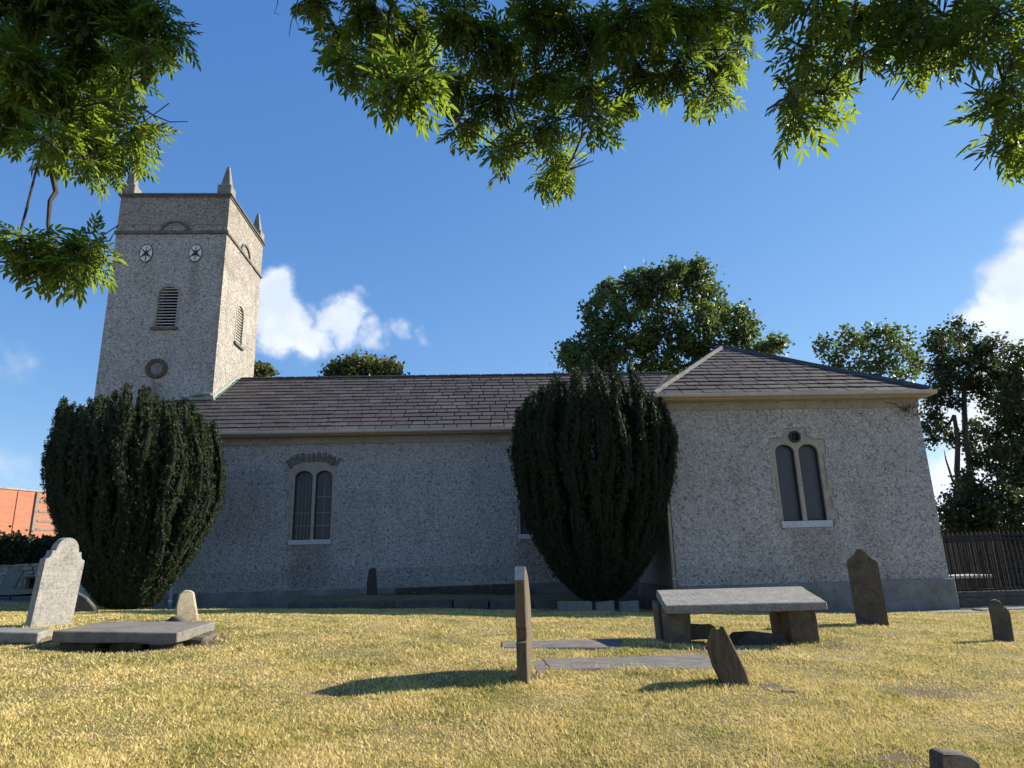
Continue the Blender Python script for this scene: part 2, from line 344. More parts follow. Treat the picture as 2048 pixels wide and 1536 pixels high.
def npmesh(name, V, F, mt, parent=None, smooth=False):
    """V (n,3) float, F (m,k) int"""
    V = np.asarray(V, np.float32); F = np.asarray(F, np.int32); k = F.shape[1]
    me = bpy.data.meshes.new(name); me.vertices.add(len(V)); me.vertices.foreach_set('co', V.ravel())
    me.loops.add(F.size); me.loops.foreach_set('vertex_index', F.ravel())
    me.polygons.add(len(F)); me.polygons.foreach_set('loop_start', np.arange(0, F.size, k, dtype=np.int32))
    try: me.polygons.foreach_set('loop_total', np.full(len(F), k, np.int32))
    except Exception: pass
    if smooth: me.polygons.foreach_set('use_smooth', np.ones(len(F), bool))
    me.update(calc_edges=True); me.validate()
    me.materials.append(M[mt])
    o = bpy.data.objects.new(name, me); col.objects.link(o)
    WL[o.name] = Vector((0, 0, 0)); put(o, parent)
    return o
def nrm(a): return a/np.maximum(np.linalg.norm(a, axis=-1, keepdims=True), 1e-9)

# ------------------------------------------------------------ ground
CTRL = [(1045, 1368, 7), (1360, 1290, 9.6), (1610, 1287, 9.7), (1465, 1372, 7), (1745, 1250, 12), (2008, 1283, 10.2), (1024, 1536, 4.7), (200, 1536, 4.4),
        (1900, 1536, 4.4), (100, 1256, 10.4), (230, 1294, 9.0), (375, 1242, 11.5), (340, 1217, 21.6), (800, 1218, 19), (1300, 1224, 17.6), (1700, 1224, 17.6),
        (1915, 1220, 17.6), (20, 1180, 32), (30, 1206, 21), (30, 1228, 15), (240, 1220, 18), (10, 1290, 9.2)]
P = [(*W(*c)[:2], W(*c)[2]) for c in CTRL]+[(x, y, 1.0) for x in (-60, 0, 60) for y in (60, 90)]+[(-14, 3, .6), (0, -5, 0), (14, 3, .1), (20, 18, .1), (18, 30, .2), (0, 30, .5), (-30, 15, .9), (-12, 8, .8), (-14, 28, .95), (-20, -5, .5), (20, -5, 0)]
P = np.array(P); NP_ = len(P)
def U(r2): return np.where(r2 > 1e-12, r2*np.log(r2+1e-12), 0)
Kt = U(((P[:, None, :2]-P[None, :, :2])**2).sum(-1))+np.eye(NP_)*1.5
A = np.zeros((NP_+3, NP_+3)); A[:NP_, :NP_] = Kt; A[:NP_, NP_] = 1; A[:NP_, NP_+1:] = P[:, :2]; A[NP_, :NP_] = 1; A[NP_+1:, :NP_] = P[:, :2].T
wts = np.linalg.solve(A, np.r_[P[:, 2], 0, 0, 0])
def gz(x, y):
    x = np.asarray(x, float); y = np.asarray(y, float); sh = np.broadcast(x, y).shape
    x = np.broadcast_to(x, sh).ravel(); y = np.broadcast_to(y, sh).ravel()
    xc = np.clip(x, -45, 45); yc = np.clip(y, -8, 75)
    z = U((xc[:, None]-P[None, :, 0])**2+(yc[:, None]-P[None, :, 1])**2) @ wts[:NP_]+wts[NP_]+wts[NP_+1]*xc+wts[NP_+2]*yc
    z = z+.012*np.sin(x*2.1+y*.7)*np.sin(y*1.9-x*.4)+.008*np.sin(x*5.3+1)*np.sin(y*4.7)
    z = z-.07*np.exp(-(((x+4.5)/.95)**2+((y-9.4)/.75)**2)**2)-.03*np.exp(-(((x-3.6)/1.2)**2+((y-10)/.5)**2)**2)
    return z.reshape(sh)
def g1(x, y): return float(gz([x], [y])[0])
def onground(px, py):
    Y = 5.0; 
    for _ in range(60):
        p = W(px, py, Y); s = (p.z-EYE)/Y; 
        if s >= -1e-3: break
        Y = .6*Y+.4*min(40, (g1(p.x, Y)-EYE)/s)
    return W(px, py, Y)
def axis(pts): return np.concatenate([np.linspace(a, b, n, endpoint=False) for a, b, n in pts]+[[pts[-1][1]]])
gx = axis([(-900, -100, 8), (-100, -25, 15), (-25, -12, 26), (-12, 14, 240), (14, 25, 22), (25, 100, 15), (100, 900, 8)])
gy = axis([(-200, -10, 8), (-10, 3, 26), (3, 20, 220), (20, 36, 32), (36, 100, 16), (100, 1500, 12)])
GX, GY = np.meshgrid(gx, gy); GZ = gz(GX, GY)
nx, ny = len(gx), len(gy)
Vg = np.stack([GX, GY, GZ], -1).reshape(-1, 3); ii = (np.arange(ny-1)[:, None]*nx+np.arange(nx-1)[None]).ravel()
Fg = np.stack([ii, ii+1, ii+1+nx, ii+nx], -1)
tag(npmesh('ground', Vg, Fg, 'ground', smooth=True), kind='structure')

# gravel path along the church walls, a thin sheet following the ground
def sheet(name, pts_a, pts_b, n, mt, lift=.008, kind='structure'):
    va = []; k = 5
    for i in range(n+1):
        t = i/n*(len(pts_a)-1); j = min(int(t), len(pts_a)-2); f = t-j
        a = Vector(pts_a[j]).lerp(Vector(pts_a[j+1]), f); b = Vector(pts_b[j]).lerp(Vector(pts_b[j+1]), f)
        for q in range(k+1):
            p = a.lerp(b, q/k)
            if q in (0, k): p = p+Vector((0, random.uniform(-.05, .05)))
            va.append((p.x, p.y, g1(p.x, p.y)+lift))
    fs = [(i*(k+1)+q, (i+1)*(k+1)+q, (i+1)*(k+1)+q+1, i*(k+1)+q+1) for i in range(n) for q in range(k)]
    return tag(npmesh(name, va, fs, mt), kind=kind)
sheet('path', [(-16, 20.9), (-9, 20.9), (-6, 20.5), (4, 17.3), (7, 17.0), (13, 16.7), (20, 16.6)], [(-16, 21.9), (-9, 22.1), (-6, 22.1), (4.9, 18.2), (7, 17.9), (13, 18.2), (20, 18.2)], 90, 'gravel')

# ------------------------------------------------------------ church
church = empty('church', (0, 24, .5), 'grey roughcast church with slate roofs and a square tower at its left end', 'church')
XL, XR, YN, YC = 5.0, 12.14, 22.0, 17.72
TW = -9.66
def Tf(Y): return lambda u, v, d: (u, Y+d, v)
def arch(x0, x1, z0, z1, n=12, pointed=0):
    """outline of a round-headed light, z1 is the crown"""
    r = (x1-x0)/2; cx = (x0+x1)/2; pts = [(x0, z0), (x1, z0)]
    for i in range(n+1):
        a = math.pi*i/n; pts.append((cx+r*math.cos(a), z1-r*.78+r*.78*math.sin(a)))
    return pts
def quoin_outline(x0, x1, z0, z1, steps_l, steps_r, top):
    pts = [(x0, z0), (x1, z0)]
    z = z0
    for h, w in steps_r:
        pts += [(x1+w, z), (x1+w, z+h)]; z += h
    pts += top
    zz = z0+sum(h for h, w in steps_l)
    for h, w in steps_l[::-1]:
        pts += [(x0-w, zz), (x0-w, zz-h)]; zz -= h
    out = []
    for p in pts:
        if not out or (abs(p[0]-out[-1][0])+abs(p[1]-out[-1][1])) > 1e-4: out.append(p)
    if abs(out[0][0]-out[-1][0])+abs(out[0][1]-out[-1][1]) < 1e-4: out.pop()
    return out
def circ(cx, cz, r, n=20): return [(cx+r*math.cos(2*math.pi*i/n), cz+r*math.sin(2*math.pi*i/n)) for i in range(n)]

winN = []
def nave_outline(dx):
    return quoin_outline(-5.93+dx, -4.62+dx, 2.27, 0, [(.75, .02), (.42, .14), (.2, .0), (.34, .1), (.28, .02), (.34, .14), (.42, .1)], [(.62, .04), (.36, .14), (.42, .02), (.38, .12), (.3, .03), (.3, .1), (.37, .07)],
        [(-4.7+dx, 5.02), (-5.0+dx, 5.0), (-5.27+dx, 5.02), (-5.6+dx, 5.0), (-5.9+dx, 4.95)])
def lights_nave(dx): return [arch(-5.84+dx, -5.28+dx, 2.42, 4.58), arch(-5.18+dx, -4.66+dx, 2.42, 4.58)]
chan_out = quoin_outline(7.90, 9.25, 2.22, 0, [(.2, .07), (.25, .14), (.33, .05), (.2, .17), (.32, .03), (.24, .14), (.26, .03), (.56, .08)], [(.20, .06), (.27, .21), (.33, .08), (.20, .17), (.93, .04), (.42, .12)],
        [(9.37, 4.565), (8.99, 4.59), (8.99, 4.63), (8.89, 4.63), (8.89, 4.88), (8.25, 4.87), (8.25, 4.62), (7.82, 4.60)])
lights_ch = [arch(7.98, 8.51, 2.40, 4.43), arch(8.62, 9.16, 2.40, 4.43)]
# nave wall (front with openings, back, ends)
nav = MB()
nav.prism([(-9.7, .92), (XL+.02, .92), (XL+.02, 5.42), (-9.7, 5.42)], [nave_outline(0), nave_outline(7.17)][:1]+[nave_outline(7.17)], 0, .55, Tf(YN))
nav.box((-9.7, YN+.55, .3), (-9.1, 31.6, 5.6)); nav.box((-9.7, 31.6, .3), (11.9, 32.1, 5.6)); nav.box((11.4, YN+5.6, .3), (11.9, 31.6, 5.6))
nav.build('nave_wall', 'roughcast', church)
# visible left stretch of the wall in front of the tower, and the plinth
MB().prism([(-9.70, .92), (-9.70, 5.42), (-12.1, 5.42), (-12.1, .92)][::-1], [], 0, .5, Tf(YN)).box((-12.1, YN+.5, .3), (-11.6, 24.7, 5.42)).build('porch_wall', 'roughcast', church)
b = MB(); b.box((-12.16, YN-.07, .0), (XL, YN+.5, .92)); b.build('nave_plinth', 'plinth', church, bevel=.015)
b = MB(); b.box((-12.14, YN-.035, 5.42), (XL, YN+.5, 5.66)); b.build('eaves_band', 'band', church, bevel=.01)
# chancel block
ch = MB()
ch.prism([(XL, .85), (XR, .85), (XR, 5.39), (XL, 5.39)], [chan_out], 0, .55, Tf(YC))
ch.box((XL, YC+.55, .3), (XL+.5, YN, 5.39)); ch.box((XR-.5, YC+.55, .3), (XR, 27.4, 5.6)); ch.box((XL+.5, 27, .3), (XR-.5, 27.4, 5.6))
ch.build('chancel_wall', 'roughcast', church)
b = MB(); b.box((XL-.07, YC-.08, -.3), (XR+.08, YC+.5, .85)); b.box((XL-.07, YC+.5, -.3), (XL+.3, YN-.07, .85)); b.box((XR-.3, YC+.5, -.3), (XR+.08, 27.4, .85)); b.build('chancel_plinth', 'plinth', church, bevel=.015)
b = MB(); b.box((XL-.03, YC-.035, 5.39), (XR+.03, YC+.5, 5.63)); b.box((XL-.03, YC+.5, 5.39), (XL+.4, YN-.035, 5.63)); b.box((XR-.4, YC+.5, 5.39), (XR+.03, 27.4, 5.63)); b.build('eaves_band', 'band', church, bevel=.01)

def window(outline, lights, sill, Y, oculus=None, hood=None, bars=False):
    w = MB(); w.prism(outline, lights+([circ(*oculus)] if oculus else []), .035, .30, Tf(Y)); wo = w.build('window', 'dressed', church, bevel=.006)
    for i, l in enumerate(lights):
        MB().prism(l, [], .17, .20, Tf(Y)).build('glass_pane', 'glass', wo)
        x0, x1, z0 = l[0][0], l[1][0], l[0][1]
        inner = [(x0+.025+(p[0]-x0)*(x1-x0-.05)/(x1-x0), z0+.03+(p[1]-z0)*.975) for p in l]
        MB().prism(l, [inner], .10, .168, Tf(Y)).build('guard_frame', 'bracket', wo)
        if bars:
            k = MB(); 
            for zb in ([3.75, 3.25, 2.85] if i else [3.25, 2.85]): k.box((x0+.03, Y+.158, zb), (x1-.03, Y+.168, zb+.012))
            for q in range(1, 5 if not i else 2): xb = x0+(x1-x0)*q/(5 if not i else 2); k.box((xb, Y+.155, z0+.03), (xb+.008, Y+.165, l[2][1]-.1))
            k.build('glazing_bar', 'pipe', wo)
    if oculus:
        cx, cz, r = oculus
        MB().prism(circ(cx, cz, r), [], .15, .18, Tf(Y)).build('glass_pane', 'glass', wo)
        MB().prism(circ(cx, cz, r+.015), [circ(cx, cz, r-.035)], -.02, .07, Tf(Y)).box((cx-.01, Y+.01, cz-r), (cx+.01, Y+.03, cz+r)).box((cx-r, Y+.032, cz-.01), (cx+r, Y+.05, cz+.01)).build('guard_frame', 'bracket', wo)
    sx0, sx1, sz0, sz1 = sill
    MB().prism([(sx0, sz0), (sx1, sz0), (sx1, sz1-.03), (sx1, sz1), (sx0, sz1)], [], -.03, .165, Tf(Y)).build('sill', 'sill', wo, bevel=.01)
    if hood: hood(wo)
    return wo
def hood_for(dx):
    def f(wo):
        h = MB(); n = 11; cx, R0, R1 = -5.27+dx, 1.40, 1.68; zc = 3.48
        for i in range(n):
            a0 = math.radians(123-66*i/n-.9); a1 = math.radians(123-66*(i+1)/n+.9); j = random.uniform(-.03, .03)
            q = [(cx+(R0+j)*math.cos(a0), zc+(R0+j)*math.sin(a0)), (cx+(R0+j)*math.cos(a1), zc+(R0+j)*math.sin(a1)), (cx+(R1+j*1.5)*math.cos(a1), zc+(R1+j*1.5)*math.sin(a1)), (cx+(R1+j)*math.cos(a0), zc+(R1+j)*math.sin(a0))]
            h.prism(q, [], -.015-random.random()*.02, .1, Tf(YN))
        h.build('relieving_arch', stone('weathered_voussoir', (.17, .16, .14), .5, 9, .4, (.09, .085, .075), .8), wo, bevel=.015)
    return f
window(nave_outline(0), lights_nave(0), (-5.93, -4.62, 2.27, 2.42), YN, hood=hood_for(0), bars=True)
window(nave_outline(7.17), lights_nave(7.17), (-5.93+7.17, -4.62+7.17, 2.27, 2.42), YN, hood=hood_for(7.17))
window(chan_out, lights_ch, (7.90, 9.25, 2.23, 2.40), YC, oculus=(8.56, 4.63, .145))
# black backing sheets that stand in for unlit rooms behind the glass
MB().box((-9.0, YN+.6, 1), (4.6, YN+.65, 5.3)).build('dark_backing', 'black', church); MB().box((XL+.6, YC+.6, 1), (XR-.6, YC+.65, 5.3)).build('dark_backing', 'black', church)

# roofs: individual slates clipped to each slope
def clip(poly, cvx):
    out = poly
    for i in range(len(cvx)):
        a, b = cvx[i], cvx[(i+1) % len(cvx)]; inp = out; out = []
        if not inp: break
        sd = lambda p: (b[0]-a[0])*(p[1]-a[1])-(b[1]-a[1])*(p[0]-a[0])
        for j in range(len(inp)):
            p, q = inp[j], inp[(j+1) % len(inp)]; sp, sq = sd(p), sd(q)
            if sp >= 0: out.append(p)
            if (sp >= 0) != (sq >= 0): t = sp/(sp-sq); out.append((p[0]+(q[0]-p[0])*t, p[1]+(q[1]-p[1])*t))
    return out
def slates(name, corners, course, width, parent):
    """corners: eave-left, eave-right, then the upper corners, all on one plane"""
    c = [Vector(p) for p in corners]; u = (c[1]-c[0]).normalized(); n = u.cross(c[-1]-c[0]).normalized(); v = n.cross(u)
    cv = [((p-c[0]).dot(u), (p-c[0]).dot(v)) for p in c]
    umin, umax = min(p[0] for p in cv), max(p[0] for p in cv); vmax = max(p[1] for p in cv)
    b = MB(); k = 0; vv = -.04
    while vv < vmax:
        x = umin-random.random()*width-.5*width*(k % 2)
        while x < umax:
            w = width*random.uniform(.78, 1.25); dj = random.uniform(-.012, .012); lift = .028+random.uniform(-.006, .012); tw = random.uniform(-.006, .006)
            q = clip([(x+.016, vv+dj), (x+w-.016, vv+dj+tw), (x+w-.016, vv+course+.03), (x+.016, vv+course+.03)], [(p[0], p[1]-(.05 if i < 2 else 0)) for i, p in enumerate(cv)])
            x += w
            if len(q) < 3: continue
            ar = abs(sum(q[i][0]*q[(i+1) % len(q)][1]-q[(i+1) % len(q)][0]*q[i][1] for i in range(len(q))))/2
            if ar < .004: continue
            hgt = lambda p: .012+lift*max(0, 1-(p[1]-vv)/course)
            top = [c[0]+u*p[0]+v*p[1]+n*hgt(p) for p in q]; bot = [c[0]+u*p[0]+v*p[1]-n*.005 for p in q]; m_ = len(q)
            b.add(top+bot, [tuple(range(m_))]+[(i, m_+i, m_+(i+1) % m_, (i+1) % m_) for i in range(m_)])
        vv += course; k += 1
    return b.build(name, 'slate', parent)
EY, EZ = 21.62, 5.80
RY, RZ = 26.93, 9.01
roofN = MB().add([(-12.3, EY, EZ-.03), (12.1, EY+5.7, EZ-.03), (8.2, RY, RZ-.03), (-9.2, RY, RZ-.03), (-12.3, 2*RY-EY, EZ-.03), (12.1, 2*RY-EY, EZ-.03), (4.0, EY, EZ-.03), (9.5, EY+3.6, EZ+2.1)],
    [(0, 6, 7, 2, 3), (3, 2, 5, 4), (2, 7, 1), (2, 1, 5)]).build('nave_roof', 'black', church)
sl = (RZ-EZ)/(RY-EY)
# front slope is L-shaped round the tower: main field plus the strip in front of the tower
slates('slates', [(-9.64, EY, EZ), (4.9, EY, EZ), (8.0, RY, RZ), (-9.64, RY, RZ)], .40, .52, roofN)
yt = 24.6; slates('slates', [(-12.3, EY, EZ), (-9.64, EY, EZ), (-9.64, yt, EZ+sl*(yt-EY)), (-12.3+.6, yt, EZ+sl*(yt-EY))], .40, .52, roofN)
b = MB()
for i in range(40):
    x0 = -9.5+i*.44; b.box((x0, RY-.13, RZ-.03), (x0+.436, RY+.13, RZ+.07), jit=.006)
b.build('ridge_tile', 'lead', roofN, bevel=.03)
AX, AY, AZ = 8.57, 22.19, 8.60
c0, c1 = (XL-.3, YC-.36, EZ-.02), (XR+.20, YC-.36, EZ-.02); ap = (AX, AY, AZ); ap2 = (AX, AY+1, AZ); c2, c3 = (XR+.20, 27.7, EZ-.02), (XL-.3, 27.7, EZ-.02)
dn = lambda p: (p[0], p[1], p[2]-.03)
roofC = MB().add([dn(c0), dn(c1), dn(ap), dn(ap2), dn(c2), dn(c3)], [(0, 1, 2), (1, 4, 3, 2), (4, 5, 3), (5, 0, 2, 3)]).build('chancel_roof', 'black', church)
slates('slates', [c0, c1, ap], .385, .5, roofC)
slates('slates', [c3, c0, ap, ap2], .385, .5, roofC)
slates('slates', [c1, c2, ap2, ap], .385, .5, roofC)
def strip(p, q, w, h, mt, name, n, lift=.05):
    p, q = Vector(p), Vector(q); d = (q-p); b = MB(); L = d.length; d.normalize(); s = d.cross(Vector((0, 0, 1))).normalized(); u = s.cross(d)
    for i in range(n):
        a = p+d*(L*i/n+.004)+u*(lift+random.uniform(-.006, .006)); e = p+d*(L*(i+1)/n-.004)+u*(lift+random.uniform(-.006, .006))
        vs = []
        for k in (a, e):
            vs += [k-s*w-u*h*.9, k-s*w*.25+u*h, k+s*w*.25+u*h, k+s*w-u*h*.9]
        b.add(vs, [(0, 1, 5, 4), (1, 2, 6, 5), (2, 3, 7, 6), (3, 0, 4, 7), (0, 3, 2, 1), (4, 5, 6, 7)])
    return b.build(name, mt, roofC)
strip(c0, ap, .12, .04, 'hip', 'hip_tile', 12); strip(c1, ap, .13, .06, 'lead', 'hip_tile', 12); strip(ap, ap2, .15, .06, 'lead', 'ridge_tile', 2)
# gutters (half round) and fascia
def gutter(p, q, name='gutter'):
    p, q = Vector(p), Vector(q); d = (q-p).normalized(); o = d.cross(Vector((0, 0, 1))).normalized(); prof = [(.0, .0)]+[(.065+.07*math.cos(a), -.02+.075*math.sin(a)) for a in [math.pi+math.pi*i/8 for i in range(9)]]+[(.135, .005), (.12, .01), (.01, .01)]
    vs = []
    for k in (p, q): vs += [k+o*a+Vector((0, 0, z)) for a, z in prof]
    n = len(prof); return MB().add(vs, [(i, (i+1) % n, n+(i+1) % n, n+i) for i in range(n)]+[tuple(range(n)), tuple(range(n, 2*n))[::-1]]).build(name, 'gutter', church)
gutter((-12.3, EY-.01, EZ-.02), (XL-.3, EY-.01, EZ-.02))
gutter((XL-.34, YC-.37, EZ-.04), (XR+.29, YC-.37, EZ-.04))
gutter((XR+.21, YC-.36, EZ-.04), (XR+.21, 27.6, EZ-.04)); gutter((XL-.31, 21.5, EZ-.04), (XL-.31, YC-.36, EZ-.04))
b = MB(); b.box((-12.3, EY+.02, 5.66), (XL-.3, YN+.4, 5.77)); b.build('fascia', 'fascia', church)
b = MB(); b.box((XL-.29, YC-.34, 5.63), (XR+.19, YC+.4, 5.745)); b.box((XL-.29, YC+.4, 5.63), (XL+.4, YN-.4, 5.745)); b.box((XR-.4, YC+.4, 5.63), (XR+.19, 27.6, 5.745)); b.build('fascia', 'fascia', church)
# downpipes
b = MB(); px_ = XL-.10; b.tube([(px_, YC-.40, 5.66), (px_, YC-.30, 5.45), (px_, YC-.12, 5.2), (px_, YC-.11, .1)], .045, 10)
for z in (4.2, 2.6, 1.0): b.tube([(px_, YC-.11, z), (px_, YC-.11, z+.07)], .058, 10)
b.build('downpipe', 'pipe', church, smooth=True)
b = MB(); pz = W(338, 1190, 21.8).x; b.tube([(pz+.04, 21.85, 5.6), (pz+.04, 21.85, .50)], .05, 10); b.tube([(pz+.04, 21.85, .66), (pz+.04, 21.85, .74)], .07, 10); b.build('downpipe', 'white_pipe', church, smooth=True)
# corner stub of cable bracket with dry creeper at the chancel's top corner
b = MB(); k0 = Vector((11.75, YC-.06, 5.25)); random.seed(3)
for i in range(16):
    a = k0+Vector((random.uniform(-.1, .3), 0, random.uniform(-.1, .1))); d = Vector((random.uniform(-.3, .3), random.uniform(-.12, -.02), random.uniform(-.28, .3))); b.tube([a, a+d*.5+Vector((0, -.03, .03)), a+d], [.012, .009, .004], 5)
b.tube([k0+Vector((-.55, .02, .3)), k0+Vector((-.3, -.02, .22)), k0], [.008, .012, .014], 5)
b.build('dead_creeper', 'twig', church)
random.seed(9)

# tower
TL, TF, TB, TZ = -13.86, 24.6, 28.85, 15.93
tx = [TL, TW]; lz0, lz1, ly0, ly1 = 10.43, 12.05, 0, 0
arF = arch(-12.0, -11.26, lz0, 12.08); cyy = (TF+TB)/2; arE = arch(cyy-.37, cyy+.37, lz0, 12.08)
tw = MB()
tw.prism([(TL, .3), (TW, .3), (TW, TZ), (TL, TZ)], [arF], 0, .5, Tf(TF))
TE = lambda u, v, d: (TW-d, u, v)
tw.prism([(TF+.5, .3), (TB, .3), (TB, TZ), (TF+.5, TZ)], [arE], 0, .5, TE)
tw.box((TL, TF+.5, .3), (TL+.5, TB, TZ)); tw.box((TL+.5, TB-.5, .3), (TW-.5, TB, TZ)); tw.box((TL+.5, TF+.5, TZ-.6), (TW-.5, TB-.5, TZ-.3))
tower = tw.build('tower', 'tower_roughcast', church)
MB().box((TL+.6, TF+.52, 9.5), (TW-.6, TF+.56, 13)).box((TW-.58, TF+.6, 9.5), (TW-.54, TB-.6, 13)).build('bell_chamber', 'black', tower)
# cornice, string course with a hood over its middle, pinnacles
def ringband(z0, z1, out, name, mt, bev=.02):
    b = MB(); b.box((TL-out, TF-out, z0), (TW+out, TF-.002, z1)); b.box((TW+.002, TF-.002, z0), (TW+out, TB+out, z1)); b.box((TL-out, TF-.002, z0), (TL-.002, TB+out, z1)); b.box((TL-.002, TB+.002, z0), (TW+.002, TB+out, z1)); return b.build(name, mt, tower, bevel=bev)
MB().box((TL-.10, TF-.10, 15.93), (TW+.10, TB+.10, 16.01)).build('cornice', 'cornice', tower, bevel=.015)
MB().box((TL-.04, TF-.04, 15.86), (TW+.04, TF-.002, 15.928)).box((TW+.002, TF, 15.86), (TW+.04, TB+.04, 15.928)).build('cornice_moulding', 'cornice', tower)
def string_course():
    b = MB(); n = 44; rows = [(.0, .0), (.055, .02), (.06, .11), (.03, .15), (.0, .17)]
    def run(P0, P1, outv):
        vs = []; P0, P1 = Vector(P0), Vector(P1)
        for i in range(n+1):
            p = P0.lerp(P1, i/n); jz = random.uniform(-.012, .012)
            for o, z in rows: vs.append(p+Vector(outv)*(o+random.uniform(0, .012) if o else -.01)+Vector((0, 0, z+jz)))
        k = len(rows); b.add(vs, [(i*k+j, (i+1)*k+j, (i+1)*k+j+1, i*k+j+1) for i in range(n) for j in range(k-1)])
    z = 14.26
    run((TL-.05, TF, z), (TW+.05, TF, z), (0, -1, 0)); run((TW, TF-.05, z), (TW, TB+.05, z), (1, 0, 0)); run((TL, TB, z), (TL, TF, z), (-1, 0, 0)); run((TW, TB, z), (TL, TB, z), (0, 1, 0))
    return b.build('string_course', 'cornice', tower)  # darker cornice stone stands in for the moulding's shade lines
string_course()
b = MB()
def hoodarc(T, c):
    for i in range(14):
        a0, a1 = math.pi*(1-i/14), math.pi*(1-(i+1)/14); r0, r1 = .46, .56
        b.prism([(c+r0*math.cos(a0), 14.4+.78*r0*math.sin(a0)), (c+r0*math.cos(a1), 14.4+.78*r0*math.sin(a1)), (c+r1*math.cos(a1), 14.4+.78*r1*math.sin(a1)), (c+r1*math.cos(a0), 14.4+.78*r1*math.sin(a0))], [], -.06, .0, T)
hoodarc(Tf(TF), -11.65); b.build('hood_mould', 'cornice', tower); b = MB(); hoodarc(TE, cyy); b.build('hood_mould', 'cornice', tower)
b = MB()
for i in range(30): x = TL+i*.14; b.box((x, TF-.018-random.random()*.012, 14.66+random.uniform(-.015, .015)), (x+.145, TF+.02, 14.685+random.uniform(-.01, .01)))
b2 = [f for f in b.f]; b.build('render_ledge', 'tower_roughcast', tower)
def pinnacle(x, y):
    b = MB(); s = .27; b.box((x-s, y-s, 16.012), (x+s, y+s, 16.42)); po = b.build('pinnacle', 'pinnacle', tower, bevel=.02)
    z0, z1 = 16.422, 17.33; w0, w1 = .19, .055
    MB().add([(x-w0, y-w0, z0), (x+w0, y-w0, z0), (x+w0, y+w0, z0), (x-w0, y+w0, z0), (x-w1, y-w1, z1), (x+w1, y-w1, z1), (x+w1, y+w1, z1), (x-w1, y+w1, z1), (x, y, z1+.06)],
        [(0, 3, 2, 1), (0, 1, 5, 4), (1, 2, 6, 5), (2, 3, 7, 6), (3, 0, 4, 7), (4, 5, 8), (5, 6, 8), (6, 7, 8), (7, 4, 8)]).build('obelisk', 'pinnacle', po, bevel=.015)
for x, y in ((TL+.24, TF+.22), (TW-.24, TF+.22), (TW-.24, TB-.24), (TL+.24, TB-.24)): pinnacle(x, y)
# louvres
def louvre(T, outline, c, side):
    fr = MB().prism([(c+(p[0]-c)*1.22, lz0-.0+(p[1]-lz0)*1.045) for p in outline], [[(c+(p[0]-c)*.995, lz0+.004+(p[1]-lz0)*.992) for p in outline]], -.018, -.001, T).build('louvre_window', 'band', tower)
    b = MB(); z = lz0+.03; hw = .37
    while z < 12.05:
        w = hw*.98 if z < 11.75 else hw*math.sqrt(max(.02, 1-((z-11.78)/.33)**2))*.95
        for (u0, u1) in ((c-w, c+w),):
            q = [T(u0, z, .05), T(u1, z, .05), T(u1, z+.06, .16), T(u0, z+.06, .16), T(u0, z+.028, .05), T(u1, z+.028, .05), T(u1, z+.075, .16), T(u0, z+.075, .16)]
            b.add(q, [(0, 3, 2, 1), (4, 5, 6, 7), (0, 1, 5, 4), (1, 2, 6, 5), (2, 3, 7, 6), (3, 0, 4, 7)])
        z += .118
    b.build('louvre_slats', 'louvre', fr)
    MB().prism([(c-.5, lz0-.11), (c+.5, lz0-.11), (c+.5, lz0-.002), (c-.5, lz0-.002)], [], -.09, .02, T).build('sill', 'cornice', fr, bevel=.01)
louvre(Tf(TF), arF, -11.63, 0)
louvre(TE, arE, cyy, 1)
# two white wall discs with dark tie plates
TD = lambda u, v, d: (u, TF+d, 13.45+(v-13.45)*1.5)
for cx in (-12.63, -10.77):
    dsk = MB().prism(circ(cx, 13.45, .235, 28), [], -.03, -.001, TD).build('wall_disc', 'disc', tower)
    MB().prism(circ(cx, 13.45, .25, 28), [circ(cx, 13.45, .232, 28)], -.036, -.001, TD).build('disc_rim', 'bracket', dsk)
    p = MB(); spec = ((90, .06), (210, .15), (330, .15), (35, .09), (145, .09), (270, .05))
    for i, (a, w) in enumerate(spec):
        a = R(a); d = (math.cos(a), math.sin(a)); n_ = (-d[1], d[0]); k = .22; e = w*.16; t = w*.30
        p.prism([(cx-n_[0]*t, 13.45-n_[1]*t), (cx+d[0]*k-n_[0]*e*.3, 13.45+d[1]*k-n_[1]*e*.3), (cx+d[0]*k+n_[0]*e*.3, 13.45+d[1]*k+n_[1]*e*.3), (cx+n_[0]*t, 13.45+n_[1]*t)], [], -.045-i*.003, -.031, TD)
    p.prism(circ(cx, 13.45, .045, 10), [], -.085, -.032, TD); p.build('tie_plate', 'bracket', dsk)
# round moulded stone ring
cx, cz = -11.76, 8.82
rg = MB()
prof = [(.40, -.0), (.40, -.05), (.36, -.09), (.31, -.06), (.29, -.075), (.25, -.06), (.235, .0), (.225, .07)]
vs = []; n = 36
for i in range(n):
    a = 2*math.pi*i/n
    for r, d in prof: vs.append((cx+r*math.cos(a), TF+d, cz+r*math.sin(a)*.96))
k = len(prof); rg.add(vs, [(i*k+j, ((i+1) % n)*k+j, ((i+1) % n)*k+j+1, i*k+j+1) for i in range(n) for j in range(k-1)])
rgo = rg.build('round_plaque', 'ring_stone', tower, smooth=True)
MB().prism(circ(cx, cz, .23, 8), [], -.012, -.002, Tf(TF)).build('plaque_panel', 'limestone', rgo)
